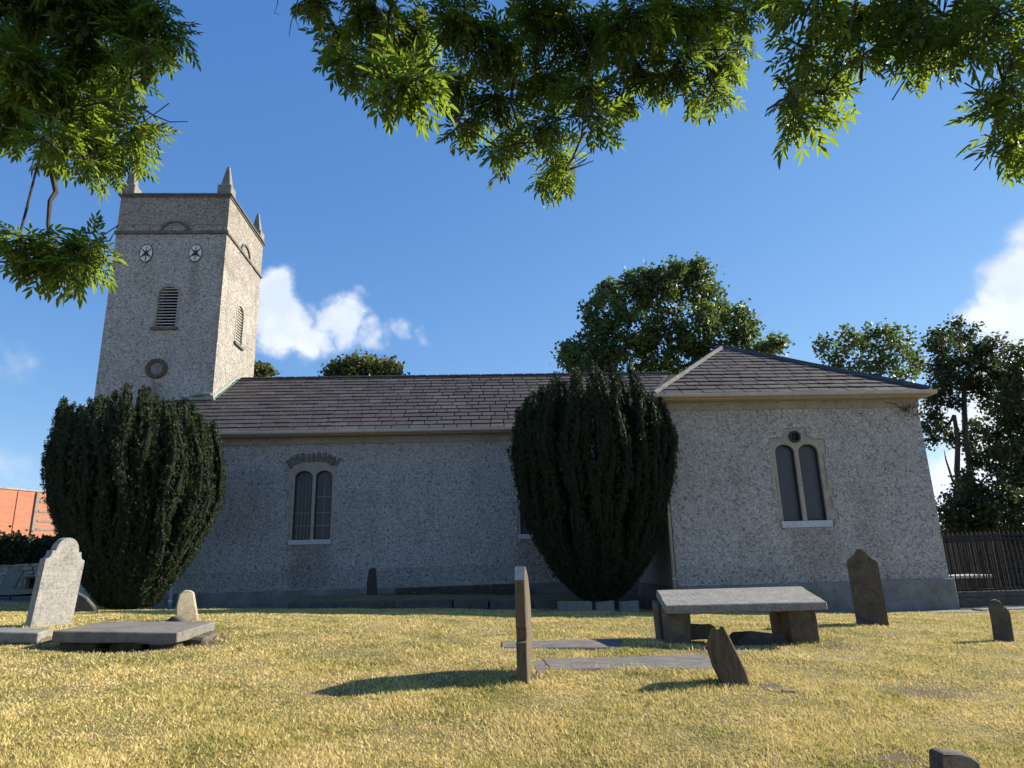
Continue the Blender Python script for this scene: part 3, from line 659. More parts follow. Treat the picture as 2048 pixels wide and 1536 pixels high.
# flashing where the nave roof meets the tower
fl = []; n_ = Vector((0, -sl, 1)).normalized()
p0 = Vector((TW+.03, TF-.02, EZ+sl*(TF-EY)+.03)); p1 = Vector((TW+.03, RY, RZ+.03))
MB().add([p0, p1, p1+Vector((0, 0, .13)), p0+Vector((0, 0, .13)), p0+Vector((.14, 0, 0))+n_*.02, p1+Vector((.14, 0, 0))+n_*.02], [(0, 1, 2, 3), (0, 4, 5, 1)]).build('flashing', 'copper', roofN)
z9 = EZ+sl*(TF-EY)
MB().tube([(TW-.75, TF-.08, z9+.12), (TW-.45, TF-.09, z9+.22), (TW-.02, TF-.08, z9+.2)], [.03, .07, .05], 8).box((TW-.8, TF-.16, z9-.03), (TW+.12, TF-.01, z9+.03)).build('flashing', 'copper', roofN)

# ------------------------------------------------------------ graves and stones
def px2(pts, Y):                        # photo positions turned into an upright outline (x, z) at depth Y
    return [(W(a, b, Y).x, W(a, b, Y).z) for a, b in pts]
def rough(b, k, freq=3.0, off=0):
    out = []
    for v in b.v:
        s = Vector(v)*freq; out.append((v[0]+k*math.sin(s.y*2.1+s.z*3.3+off), v[1]+k*math.sin(s.x*2.7+s.z*1.9+1+off), v[2]+k*.6*math.sin(s.x*3.1+s.y*1.7+2+off)))
    b.v = out; return b
def slabstone(outline, t, base, yaw=0, lean=0, back=0, sub=0):
    """upright stone: outline (u, z) across its face, thickness t, turned and leaned about its base"""
    b = MB(); b.prism(outline, [], -t/2, t/2, lambda u, v, d: (u, d, v))
    rot = Matrix.Rotation(yaw, 3, 'Z') @ Matrix.Rotation(lean, 3, 'Y') @ Matrix.Rotation(back, 3, 'X')
    b.v = [tuple(rot @ Vector(v)+Vector(base)) for v in b.v]; return b
def arc(cx, cz, r, a0, a1, n, kz=1): return [(cx+r*math.cos(R(a0+(a1-a0)*i/n)), cz+kz*r*math.sin(R(a0+(a1-a0)*i/n))) for i in range(n+1)]

# pale headstone leaning at the left
pb = W(98, 1250, 10.6); gb = pb.z
M['inscribed'] = engraved('inscribed_headstone', (.30, .29, .268), .083, 2, lambda nt, sp: nt.math('MULTIPLY', nt.map(sp.outputs[2], .35, .45), nt.map(sp.outputs[2], 1.0, 1.06, 1, 0)))
ol = [(-.42, -.25), (.42, -.25), (.415, 1.08)]+arc(.415, 1.20, .10, -95, -175, 5)[:-1]+[(.31, 1.245)]+[(.245, 1.245)]+arc(0, 1.235, .245, 5, 175, 14)+[(-.245, 1.245), (-.31, 1.245)]+arc(-.415, 1.20, .10, -5, -85, 5)+[(-.415, 1.08)]
ol = [(u*.74, v*.83 if v > 0 else v) for u, v in ol]
hb = slabstone(ol, .12, (pb.x-.06, pb.y+.1, gb), R(66), R(2.6), R(3))
tag(hb.build('headstone', 'inscribed', bevel=.008, origin=(pb.x-.06, pb.y+.1, gb)), 'tall pale sunlit headstone with round head and stepped shoulders, leaning before the left yew', 'headstone')

# raised grave slab at the left and the slab beside it
sA = [W(105, 1262, 9.0), W(355, 1266, 9.0), W(431, 1243, 10.2), W(208, 1243, 10.2)]
def slab_from(c, th, name, mt, origin=None, parent=None, bevel=.012, dz=0):
    c = [Vector(p)+Vector((0, 0, dz)) for p in c]; lo = [p-Vector((0, 0, th)) for p in c]
    # subdivide the rim so the edge is slightly uneven
    n = 8; top = []
    for i in range(4):
        for j in range(n):
            p = c[i].lerp(c[(i+1) % 4], j/n); 
            if j: p += Vector((random.uniform(-1, 1), random.uniform(-1, 1), 0))*.008
            top.append(p)
    bot = [p-Vector((0, 0, th+random.uniform(-.015, .008))) for p in top]; k = len(top)
    b = MB().add(top+bot, [tuple(range(k)), tuple(range(k, 2*k))[::-1]]+[(i, (i+1) % k, k+(i+1) % k, k+i) for i in range(k)])
    return b.build(name, mt, parent, bevel=bevel, origin=origin)
ctr = sum(sA, Vector())/4; org = (ctr.x, ctr.y, g1(ctr.x, ctr.y))
t = empty('raised_grave_slab', org, 'wide flat grey grave slab raised on rubble, sunlit right edge, beside the leaning pale headstone', 'grave slab')
slab_from(sA, .13, 'slab', 'slab', parent=t)
b = MB()
for (x, y, w, d, h) in ((-4.95, 9.25, .45, .3, .16), (-4.4, 9.3, .4, .25, .13), (-3.95, 9.3, .35, .3, .17), (-3.7, 9.6, .3, .3, .16), (-3.75, 10.0, .3, .3, .13), (-4.8, 9.8, .6, .5, .12), (-4.3, 10.0, .5, .3, .1), (-5.0, 10.0, .3, .3, .1)):
    g = g1(x, y); b.box((x-w/2, y-d/2, g-.12), (x+w/2, y+d/2, ctr.z-.135), jit=.03)
b.build('support_stones', 'old_stone', t, bevel=.03)
sB = [W(-75, 1262, 9.2), W(77, 1266, 9.2), W(104, 1257, 9.75), W(-30, 1254, 9.75)]
c_ = sum(sB, Vector())/4
tag(slab_from(sB, .13, 'grave_slab', 'limestone', origin=(c_.x, c_.y, c_.z-.13)), 'low grey grave slab at the left edge, at the foot of the leaning pale headstone', 'grave slab')
b = MB(); b.box((c_.x-.5, c_.y-.25, c_.z-.5), (c_.x+.55, c_.y+.2, c_.z-.13), jit=.05); tag(rough(b, .02).build('rubble_stone', 'old_stone', bevel=.03, origin=(c_.x, c_.y, c_.z-.3)), 'rough brown stone under the low slab at the left edge', 'stone')
# small rough stone and dark chip behind the slab
q = px2([(359, 1246), (394, 1246), (391, 1215), (388, 1185), (382, 1180), (374, 1180), (366, 1187), (362, 1212)], 11.4)
b = MB(); b.prism([(x, z) for x, z in q], [], 0, .16, Tf(11.3)); b.v = [(x+(y-11.3)*(-.35), y+(x+4.6)*.9, z) for x, y, z in b.v]
tag(rough(b, .012, 9).build('gravestone_stump', 'lichen_stone', bevel=.02, origin=(W(376, 1244, 11.4).x, 11.4, W(376, 1244, 11.4).z)), 'small rough pale lichen-covered stone standing behind the raised grave slab', 'gravestone')
b = MB(); b.prism(px2([(326, 1248), (366, 1248), (357, 1236), (345, 1231), (332, 1242)], 10.9), [], 0, .2, Tf(10.9))
tag(rough(b, .01, 9).build('stone_fragment', 'dark_stone', bevel=.02, origin=(W(345, 1245, 10.9).x, 10.9, W(345, 1245, 10.9).z)), 'small dark pointed stone lying beside the pale lichen-covered stump', 'stone')

# narrow slab seen edge-on in the middle
p0 = W(1045, 1368, 7.0); g0 = g1(p0.x, 7.0)-.01
ol = [(u, v*.87 if v > 0 else v) for u, v in [(0, -.2), (.70, -.2), (.72, .18), (.90, .30), (.93, .40), (.91, .62), (.84, .78), (.72, .98), (.55, 1.14), (.35, 1.22), (.20, 1.262), (.09, 1.262), (.0, 1.12), (.0, .66), (.015, .60), (.05, .585), (.062, .52), (.05, .46), (.0, .44)]]
b = MB(); b.prism(ol, [], -.052, .052, lambda u, v, d: (d, u, v))
rot = Matrix.Rotation(R(-7.5), 3, 'Z'); b.v = [tuple(rot @ Vector((v[0]*(1.02-.06*v[2]), v[1], v[2]))+Vector((p0.x, 6.98, g0))) for v in b.v]
t = tag(b.build('broken_headstone', stone('edge_stone', (.145, .115, .08), .45, 4, .25, (.30, .28, .23), 1.0, dark=(.3, .27, .24), st=(5, 2, .35)), bevel=.008, origin=(p0.x, 6.98, g0)), 'tall narrow broken headstone seen edge-on in mid-lawn, notched, with a pale flaking top', 'headstone')
cap = MB(); cap.add([tuple(rot @ Vector(v)+Vector((p0.x, 6.98, g0))) for v in ((-.049, -.004, .97), (.049, -.004, .97), (.049, .086, 1.101), (-.049, .086, 1.101), (-.049, .02, .97), (.049, .02, .97), (.049, .095, 1.08), (-.049, .095, 1.08))],
    [(0, 1, 2, 3), (4, 7, 6, 5), (0, 4, 5, 1), (1, 5, 6, 2), (2, 6, 7, 3), (3, 7, 4, 0)])
cap.build('flaked_top', stone('flaked_top', (.50, .49, .46), .2, 14, .85, (.05, .05, .05), .8), t)
# leaning broken slab
b = MB(); o_ = px2([(1447, 1376), (1483, 1380), (1498, 1366), (1490, 1340), (1472, 1305), (1459, 1275), (1449, 1253), (1442, 1252), (1437, 1260), (1431, 1254), (1422, 1257), (1421, 1290), (1423, 1312), (1432, 1340)], 7.0)
b.prism(o_, [], 0, .34, Tf(6.95)); b.v = [(x+(y-6.95)*.18, y+(z-.3)*.10, z-(.14 if y > 7.1 and z > .6 else 0)) for x, y, z in b.v]
og = W(1465, 1372, 7.0); tag(rough(b, .006, 14).build('broken_slab', stone('layered_stone', (.12, .09, .058), .5, 3.0, .3, (.25, .20, .12), 1.0, dark=(.3, .27, .24), st=(3.2, 3.2, .35), rot=(0, R(-22), 0)), bevel=.012, origin=(og.x, 7.0, og.z)), 'broken brown layered slab leaning left in front of the table tomb', 'broken slab')
# stones fallen round it
tag(rough(MB().box((-.06, -.05, -.05), (.07, .05, .02), jit=.015), .01, 12).build('stone_fragment', 'dark_stone', bevel=.02), 'small dark stone in the bare soil right of the leaning brown slab', 'stone').location = tuple(onground(1575, 1384))

# table tomb
cs = [W(1331, 1211, 9.5), W(1654, 1204, 9.5), W(1603, 1172, 10.45), W(1312, 1180, 10.45)]
ctr = sum(cs, Vector())/4; t = empty('table_tomb', (ctr.x, ctr.y, g1(ctr.x, ctr.y)), 'grey table tomb, tilted inscribed ledger slab on squat stone legs, in front of the chancel', 'table tomb')
uu = (cs[1]-cs[0]).normalized()
M['table_slab'] = engraved('table_slab_stone', (.235, .228, .21), .085, 0, lambda nt, sp: nt.map(sp.outputs[0], 2.66, 2.8))
slab_from(cs, .115, 'ledger_slab', 'table_slab', parent=t)
def leg(px0, px1, Y, D, topY, mt='old_stone'):
    x0, x1 = W(px0, 1260, Y).x, W(px1, 1260, Y).x
    zt = lambda x, y: (cs[0].z+(cs[3].z-cs[0].z)*(y-9.5)/.95)+(cs[1].z-cs[0].z)*(x-cs[0].x)/2.3-.118
    b = MB(); g = g1((x0+x1)/2, Y)-.15; n = 6; vs = []
    for i in range(n+1):
        f = i/n
        for (x, y) in ((x0, Y), (x1, Y), (x1, Y+D), (x0, Y+D)):
            z = g+(zt(x, y)-g)*f; k = 1.0+.06*math.cos(f*3.1+x); cx, cy = (x0+x1)/2, Y+D/2
            vs.append((cx+(x-cx)*k+(random.uniform(-.006, .006) if 0 < i < n else 0), cy+(y-cy)*k, z))
    b.add(vs, [(0, 3, 2, 1), tuple(n*4+j for j in range(4))]+[(i*4+j, i*4+(j+1) % 4, (i+1)*4+(j+1) % 4, (i+1)*4+j) for i in range(n) for j in range(4)])
    b.build('leg', mt, t, bevel=.012)
leg(1336, 1382, 9.62, .28, 0, stone('mossy_leg', (.115, .095, .07), .4, 6, .5, (.30, .27, .17), .8)); leg(1583, 1636, 9.68, .26, 0); leg(1319, 1338, 10.05, .3, 0, 'dark_stone'); leg(1557, 1584, 10.12, .25, 0)
def loose(pts, Y, D, mt, label, name='loose_stone', k=.012, skew=0):
    b = MB(); b.prism(px2(pts, Y), [], 0, D, Tf(Y)); c = W(sum(p[0] for p in pts)/len(pts), max(p[1] for p in pts), Y)
    b.v = [(x+(y-Y)*skew, y, z-(y-Y)*.12) for x, y, z in b.v]
    return tag(rough(b, k, 8).build(name, mt, bevel=.015, origin=(c.x, Y, c.z)), label, 'stone')
loose([(1376, 1280), (1428, 1278), (1434, 1256), (1418, 1247), (1402, 1249), (1380, 1247)], 9.95, .25, 'old_stone', 'brown stone block lying under the left end of the table tomb')
loose([(1470, 1300), (1574, 1300), (1580, 1290), (1566, 1268), (1500, 1262), (1480, 1282)], 9.75, .3, stone('split_slate', (.06, .06, .058), .3, 4, .2, (.2, .2, .17)), 'dark flat-topped block lying under the right end of the table tomb', skew=-.5)
loose([(1466, 1282), (1500, 1280), (1490, 1264), (1470, 1266)], 10.2, .2, 'dark_stone', 'small jagged dark stone between the two blocks under the table tomb')
# ledgers lying flush with the lawn
def flat(pxs, label, mt='ledger', lift=.014):
    c = [onground(*p) for p in pxs]; c = [Vector((p.x, p.y, g1(p.x, p.y)+lift)) for p in c]
    m_ = sum(c, Vector())/4; FL.append([(p.x, p.y) for p in c])
    o = tag(slab_from(c, .09, 'ledger_stone', mt, origin=tuple(m_)), label, 'ledger stone'); return o
FL = []
flat([(1003, 1297), (1240, 1297), (1243, 1281), (1003, 1284)], 'flat worn ledger stone sunk in the lawn, farther of the two, nearest the table tomb')
flat([(1102, 1341), (1436, 1338), (1412, 1311), (1083, 1320)], 'long pale worn ledger stone sunk in the lawn left of the leaning brown slab')
flat([(1075, 1349), (1100, 1345), (1086, 1322), (1062, 1326)], 'small broken ledger piece at the left end of the long pale ledger stone')
# headstone right of the table tomb
pb = W(1751, 1250, 12.0); ol = [(-.29, -.25), (.29, -.25), (.285, 1.02)]+[(.275, 1.06), (.20, 1.10), (.12, 1.19), (.06, 1.255), (0, 1.28), (-.06, 1.255), (-.12, 1.19), (-.20, 1.12), (-.275, 1.09), (-.285, 1.03)]; ol = [(u*.86, v) for u, v in ol]
hb = slabstone(ol, .13, (pb.x-.02, pb.y+.05, pb.z), R(-28), R(-1.0), R(-3)); 
hs = tag(hb.build('headstone', stone('brown_headstone', (.105, .085, .062), .35, 4, .35, (.24, .21, .13), .8), bevel=.015, origin=(pb.x-.02, pb.y+.05, pb.z)), 'tall brown headstone with ogee shoulders standing in front of the chancel wall', 'headstone')
rot = Matrix.Rotation(R(-28), 3, 'Z') @ Matrix.Rotation(R(-1), 3, 'Y') @ Matrix.Rotation(R(-3), 3, 'X'); b = MB()
b.prism(arc(0, .42, .18, 0, 360, 24)[:-1], [arc(0, .42, .16, 0, 360, 24)[:-1]], -.072, -.066, lambda u, v, d: tuple(rot @ Vector((u, d, v))+Vector((pb.x-.02, pb.y+.05, pb.z))))
b.prism([(-.21, .62), (-.19, .60), (0, .72), (.19, .60), (.21, .62), (0, .75)], [], -.072, -.066, lambda u, v, d: tuple(rot @ Vector((u, d, v))+Vector((pb.x-.02, pb.y+.05, pb.z))))
b.build('carved_relief', 'old_stone', hs, bevel=.004)
# small headstone at the right edge
pb = W(2008, 1283, 10.2); ol = [(-.155, -.2), (.155, -.2), (.15, .42), (.13, .50), (.06, .52), (.03, .60), (-.04, .625), (-.10, .60), (-.14, .55), (-.15, .3)]; ol = [(u*.8, v*.95) for u, v in ol]
hb = slabstone(ol, .12, (pb.x, pb.y, pb.z), R(-22), R(.5), R(2)); tag(rough(hb, .012, 9).build('headstone', 'dark_stone', bevel=.02, origin=(pb.x, pb.y, pb.z)), 'small dark jagged-topped headstone near the right edge, in front of the iron railing', 'headstone')
# dark stone at the bottom right corner
b = MB(); b.prism(px2([(1872, 1580), (1990, 1580), (1975, 1532), (1955, 1516), (1925, 1508), (1880, 1500), (1872, 1506)], 4.3), [], 0, .12, Tf(4.3)); b.v = [(x, y+(x-2.8)*.35, z) for x, y, z in b.v]
og = W(1920, 1560, 4.3); tag(rough(b, .006, 9).build('stone_stump', 'dark_stone', bevel=.012, origin=(og.x, 4.3, g1(og.x, 4.3))), 'dark stump of a broken gravestone cut by the bottom edge, nearest stone of all', 'gravestone')
# along the nave wall
q = px2([(733, 1196), (754, 1196), (753, 1165), (751, 1137), (747, 1134), (737, 1139), (734, 1165)], 20.9)
b = MB(); b.prism(q, [], 0, .12, Tf(20.9)); tag(rough(b, .01).build('headstone', stone('slate_headstone', (.06, .05, .045), .25, 4), bevel=.01, origin=(W(744, 1190, 20.9).x, 20.9, W(744, 1190, 20.9).z)), 'narrow dark headstone with slanted top standing against the nave wall', 'headstone')
xa, xb_ = W(575, 1200, 19.4).x, W(1116, 1200, 18.6).x
bed = MB(); nb = 40
def by(x): f = (x-xa)/(xb_-xa); return 19.5-.9*f
vsb = []; hk = lambda x: W(0, 1211-(x-xa)*.02, by(x)).z*0+g1(x, by(x)-.1)+.13+.06*min(1, max(0, (x-xa)*.5))
for i in range(nb+1):
    x = xa+(xb_+1.7-xa)*i/nb
    for j in range(7):
        y = by(min(x, xb_))+.1+(21.96-by(min(x, xb_))-.1)*j/6; vsb.append((x, y, hk(min(x, xb_))-.01+.03*min(j, 3)+random.uniform(0, .025)))
tag(npmesh('grass_bed', vsb, [(i*7+j, (i+1)*7+j, (i+1)*7+j+1, i*7+j+1) for i in range(nb) for j in range(6)], 'ground', smooth=True), kind='structure')
b = MB(); x = xa
while x < xb_-.2:
    L = min(random.uniform(.8, 1.6), xb_-x); y = by(x); z = hk(x); b.box((x, y-.08, z-.45), (x+L-.02, y+.12, z+.02+random.uniform(-.02, .02)), jit=.015); x += L
tag(rough(b, .01, 4).build('kerb_wall', 'kerb', bevel=.02, origin=(xa, by(xa), g1(xa, by(xa)))), 'long low dark stone kerb edging the grass bed along the nave wall', 'kerb')
b = MB(); x0, x1 = W(795, 1180, 21.2).x, W(1042, 1180, 21.2).x; zt0 = W(795, 1176, 21.2).z; zt1 = W(1042, 1166, 21.2).z; zb = .45
for r_ in range(9):
    x = x0-random.random()*.1
    while x < x1:
        L = random.uniform(.12, .5); f = (x-x0)/(x1-x0); zt = zt0+(zt1-zt0)*f; z = zb+(zt-zb)*r_/9; b.box((x, 21.1+random.uniform(-.03, .03), z), (x+L-.012, 21.45, z+(zt-zb)/9-.008), jit=.006); x += L
tag(b.build('dry_stone_wall', 'dark_stone', bevel=.006, origin=((x0+x1)/2, 21.3, .6)), 'low dark dry-stone wall built against the nave wall behind the edge-on headstone', 'stone wall')
for (a, c, l) in ((1116, 1185, 'leftmost and longest'), (1190, 1229, 'middle'), (1238, 1278, 'rightmost and shortest')):
    pa, pc = W(a, 1221, 17.5), W(c, 1221, 17.4); b = MB(); w = pc.x-pa.x; b.box((-w/2, -.1, -.1), (w/2, .1, .215), jit=.02, rot=Matrix.Rotation(R(random.uniform(-3, 3)), 3, 'Y')); m_ = (pa+pc)/2
    o = tag(b.build('kerb_block', 'limestone', bevel=.018), l+' of the three pale kerb blocks at the foot of the right yew', 'kerb block', 'pale kerb blocks in front of the right yew'); o.location = m_

# ------------------------------------------------------------ railing enclosure on the right
RYD = 18.75; xr0, xr1 = 12.35, 15.25; zb0 = W(1930, 1183, RYD).z
def ztop(px): return W(px, 1064, RYD).z
def railing(name, P0, P1, label, plinth=True):
    P0, P1 = Vector(P0), Vector(P1); d = P1-P0; L = d.length; d.normalize(); nrm_ = Vector((-d.y, d.x, 0)); t = empty(name, (P0.x, P0.y, zb0-.5), label, 'railing', 'iron railings round the grave plot')
    zt = W(1960, 1071, RYD).z; zt2 = W(1960, 1079, RYD).z; ztip = W(1960, 1061, RYD).z
    for z in (zt, zt2, zb0+.03):
        b = MB(); q = [P0-nrm_*.02, P1-nrm_*.02, P1+nrm_*.02, P0+nrm_*.02]; b.add([(p.x, p.y, z-.022) for p in q]+[(p.x, p.y, z+.022) for p in q], [(0, 3, 2, 1), (4, 5, 6, 7), (0, 1, 5, 4), (1, 2, 6, 5), (2, 3, 7, 6), (3, 0, 4, 7)]); b.build('rail', 'iron', t)
    n = int(L/.134); proto = None
    for i in range(n+1):
        p = P0+d*(i*L/n)
        if proto is None:
            b = MB(); h = zt-zb0; b.tube([(0, 0, 0), (0, 0, h+.02)], .017, 6); b.add([(-.03, 0, h+.02), (0, -.012, h+.02), (.03, 0, h+.02), (0, .012, h+.02), (0, 0, h+.15), (0, 0, h-.03)], [(0, 1, 4), (1, 2, 4), (2, 3, 4), (3, 0, 4), (1, 0, 5), (2, 1, 5), (3, 2, 5), (0, 3, 5)])
            b.tube([(0, 0, .0), (0, 0, .05)], .028, 6)
            proto = b.build('bar', 'iron', t); o = proto
        else:
            o = proto.copy(); col.objects.link(o); o.parent = t; o.matrix_parent_inverse = Matrix.Translation(-WL[t.name])
        o.location = (p.x, p.y, zb0)
    if plinth:
        a, c = P0-d*.1, P1+d*.1; b = MB()
        for (w, z0, z1) in ((.18, -.6, -.16), (.14, -.158, -.005)):
            q = [a-nrm_*w, c-nrm_*w, c+nrm_*w, a+nrm_*w]; b.add([(p.x, p.y, zb0+z0) for p in q]+[(p.x, p.y, zb0+z1) for p in q], [(0, 3, 2, 1), (4, 5, 6, 7), (0, 1, 5, 4), (1, 2, 6, 5), (2, 3, 7, 6), (3, 0, 4, 7)])
        b.build('stone_plinth', 'kerb', t, bevel=.015)
    return t
railing('iron_railing', (12.35, RYD, 0), (17.2, RYD, 0), 'black spear-topped iron railing on a stone plinth beside the chancel corner, front run')
railing('iron_railing', (14.75, RYD+.3, 0), (14.95, 21.6, 0), 'black spear-topped iron railing running back from the front run at the right edge')
railing('iron_railing', (12.35, 21.9, 0), (14.9, 21.9, 0), 'black spear-topped iron railing along the back of the grave plot, behind the chest tomb', False)
c0_ = W(1900, 1153, 20.2); c1_ = W(1984, 1153, 20.2); t = empty('chest_tomb', ((c0_.x+c1_.x)/2, 20.5, .2), 'pale-topped low chest tomb inside the iron railings beside the chancel', 'chest tomb')
MB().box((c0_.x-.6, 20.2, c0_.z-.07), (c1_.x+.05, 21.3, c0_.z+.02)).build('top_slab', stone('white_top', (.55, .54, .5), .1, 4), t, bevel=.015)
MB().box((c0_.x-.5, 20.28, -.2), (c1_.x-.04, 21.2, c0_.z-.072)).build('tomb_chest', 'old_stone', t, bevel=.01)
b = MB(); b.box((12.3, 16.95, g1(12.6, 17)-.1), (17, 17.35, g1(14, 17)+.05)); tag(b.build('kerb_stone', 'limestone', bevel=.01, origin=(14.5, 17.1, .1)), 'pale flat kerb running from the chancel corner to the right edge', 'kerb')

# ------------------------------------------------------------ background left: wall, hedge, brick building, graves
def rubble_wall(x0, x1, Y, z0, z1, mt, label):
    b = MB(); z = z0
    while z < z1:
        h = random.uniform(.12, .22); x = x0
        while x < x1:
            L = random.uniform(.18, .5); b.box((x+.01, Y+random.uniform(-.04, .04), z+.008), (x+L-.01, Y+.4, min(z+h, z1+random.uniform(-.03, .06))-.008), jit=.02); x += L
        z += h
    b.box((x0, Y+.08, z0), (x1, Y+.38, z1-.05)); return tag(b.build('stone_wall', mt, bevel=.02, origin=((x0+x1)/2, Y, z0)), label, 'stone wall')
wz0, wz1 = W(20, 1178, 31).z-.15, W(40, 1130, 31).z
rubble_wall(-33, -14.5, 31, wz0-.2, wz1, 'rubble', 'grey rubble boundary wall below the hedge at the left edge')
rubble_wall(12.6, 26, 25.5, -.1, W(1960, 1082, 25.5).z, stone('shaded_wall', (.045, .042, .035), .4, 5, .3, (.09, .09, .06)), 'dark old rubble wall behind the iron railings at the right edge')  # stone colour darkened far down so the sunlit wall looks shaded
def leaves_box(n, lo, hi, size, up=.3):
    c = rng.uniform(lo, hi, (n, 3)); return c
def leafquads(C, L, Wd, D, N=None):
    """rhombic leaves at centres C, along D"""
    n = len(C); D = nrm(D); Rn = rng.normal(size=(n, 3)) if N is None else N; S = nrm(np.cross(D, Rn)); L = np.broadcast_to(np.asarray(L, float).reshape(-1, 1), (n, 1)); Wd = np.broadcast_to(np.asarray(Wd, float).reshape(-1, 1), (n, 1))
    V = np.stack([C-D*L*.5, C+S*Wd*.5-D*L*.05, C+D*L*.5, C-S*Wd*.5-D*L*.05], 1).reshape(-1, 3); F = np.arange(4*n).reshape(n, 4); return V, F
def hedge(label, x0, x1, Y, D, z0, z1, n, mt, name='hedge', cat='hedge', size=.12):
    C = rng.uniform([x0, Y, z0], [x1, Y+D, z1], (n, 3)); 
    C[:, 2] = z0+(C[:, 2]-z0)*(1+.10*np.sin(C[:, 0]*2.3)+.07*np.sin(C[:, 0]*6.1+1)); sp = rng.random(n) < .03; C[sp, 2] += rng.random(sp.sum())*.35
    C[:, 1] += .15*np.sin(C[:, 0]*3+C[:, 2]*4)
    V, F = leafquads(C, rng.uniform(.7, 1.4, n)*size, rng.uniform(.5, .9, n)*size, rng.normal(size=(n, 3))+[0, -.2, .5])
    t = empty(name, ((x0+x1)/2, Y+D/2, z0), label, cat); npmesh('foliage', V, F, mt, t)
    b = MB(); 
    for i in range(int((x1-x0)/.8)): x = x0+.4+i*.8; b.tube([(x, Y+D/2, z0-.6), (x+.1, Y+D/2, z0+.3), (x-.1, Y+D/2+.1, z1-.3)], [.05, .04, .02], 6)
    b.box((x0+.1, Y+.45, z0-.2), (x1-.1, Y+D-.3, z1-.35)); b.build('stems', 'twig', t); return t
hz = W(40, 1068, 32).z
hedge('dark clipped hedge on the boundary wall below the orange brick building', -34, -14.2, 31.8, 1.4, wz1-.5, hz-.1, 26000, 'hedge_leaf', size=.2)
Pa, Pc = W(-160, 960, 56.0), W(100, 982, 66.0); bd = Vector((Pc.x-Pa.x, Pc.y-Pa.y, 0)); BL = bd.length; bd.normalize(); bz = (W(0, 975, 59.6).z+Pc.z)/2
Pa = Vector((Pa.x, Pa.y, 0))-bd*30; BL += 45; bn = Vector((-bd.y, bd.x, 0))
t = empty('brick_building', tuple(Pa+bd*BL/2), 'orange brick building beyond the hedge at the left edge', 'building')
def bbox(x0, x1, d0, d1, z0, z1):
    q = [Pa+bd*x0+bn*d0, Pa+bd*x1+bn*d0, Pa+bd*x1+bn*d1, Pa+bd*x0+bn*d1]; b = MB(); b.add([(p.x, p.y, z0) for p in q]+[(p.x, p.y, z1) for p in q], [(0, 3, 2, 1), (4, 5, 6, 7), (0, 1, 5, 4), (1, 2, 6, 5), (2, 3, 7, 6), (3, 0, 4, 7)]); return b
bbox(0, BL, 0, 14, -2, bz).build('brick_wall', 'brick', t); bbox(-.1, BL+.1, -.08, 14.1, bz, bz+.14).build('coping', 'band', t)
def along(px): 
    d = ray(px, 1020); k = (Pa.x*bn.x+Pa.y*bn.y)/(d.x*bn.x+d.y*bn.y); q = Vector((d.x*k, d.y*k, 0)); return (q-Pa).dot(bd)
xd = along(70); bbox(xd-.13, xd+.13, -.14, -.002, -2, bz-.05).build('pilaster', 'limestone', t)
bbox(xd-1.8, xd-.32, -.06, -.002, -2, bz-.1).build('recessed_panel', 'brick', t)
for zz in (1000, 1020, 1039, 1056): z = W(85, zz, 64).z; bbox(xd+.34, BL-.2, -.05, -.002, z-.1, z+.1).build('stone_course', 'limestone', t)
def hs_simple(ol, th, px, py, Y, yaw, lean, mt, label, back=0, cat='headstone', name='headstone'):
    p = W(px, py, Y); return tag(slabstone(ol, th, tuple(p), R(yaw), R(lean), R(back)).build(name, mt, bevel=.02, origin=tuple(p)), label, cat)
hs_simple([(-.28, -.2), (.28, -.2), (.28, .78), (.1, .84), (-.28, .80)], .1, 14, 1177, 29.5, 10, 14, 'plinth', 'dark grave slab leaning against the rubble boundary wall at the left edge', back=-12, cat='grave slab', name='leaning_slab')
p = W(64, 1174, 28.5); t = empty('small_table_tomb', tuple(p), 'small dark table tomb in front of the rubble wall, left of the pale headstone', 'table tomb')
MB().box((p.x-.25, p.y-.3, p.z+.33), (p.x+.5, p.y+.4, p.z+.4)).build('top_slab', 'dark_stone', t, bevel=.01)
for dx in (-.1, .3): MB().box((p.x+dx-.07, p.y-.15, p.z-.2), (p.x+dx+.07, p.y+.2, p.z+.328)).build('leg', 'dark_stone', t)
for (y0, Y, mt, lab) in ((1196, 22.0, 'kerb', 'grey stone kerb of the raised grass plot behind the pale headstone'), ):
    a = W(-60, y0-1, Y); c = W(105, y0+1, Y); b = MB(); x = a.x
    while x < c.x: L = random.uniform(.9, 1.5); b.box((x, Y-.15, a.z-.42), (x+L-.02, Y+.2, a.z), jit=.01); x += L
    tag(b.build('kerb_wall', mt, bevel=.02, origin=((a.x+c.x)/2, Y, a.z-.3)), lab, 'kerb')
vsb = []; a = W(-60, 1190, 22); 
for i in range(13):
    for j in range(6): x = a.x-3+(8.2)*i/12; y = 22.1+7*j/5; vsb.append((x, y, max(a.z-.02+(W(20, 1178, 29).z-a.z+.02)*j/5, g1(x, y)+.0)+random.uniform(-.02, .02)))
tag(npmesh('grass_bank', vsb, [(i*6+j, (i+1)*6+j, (i+1)*6+j+1, i*6+j+1) for i in range(12) for j in range(5)], 'ground', smooth=True), kind='structure')
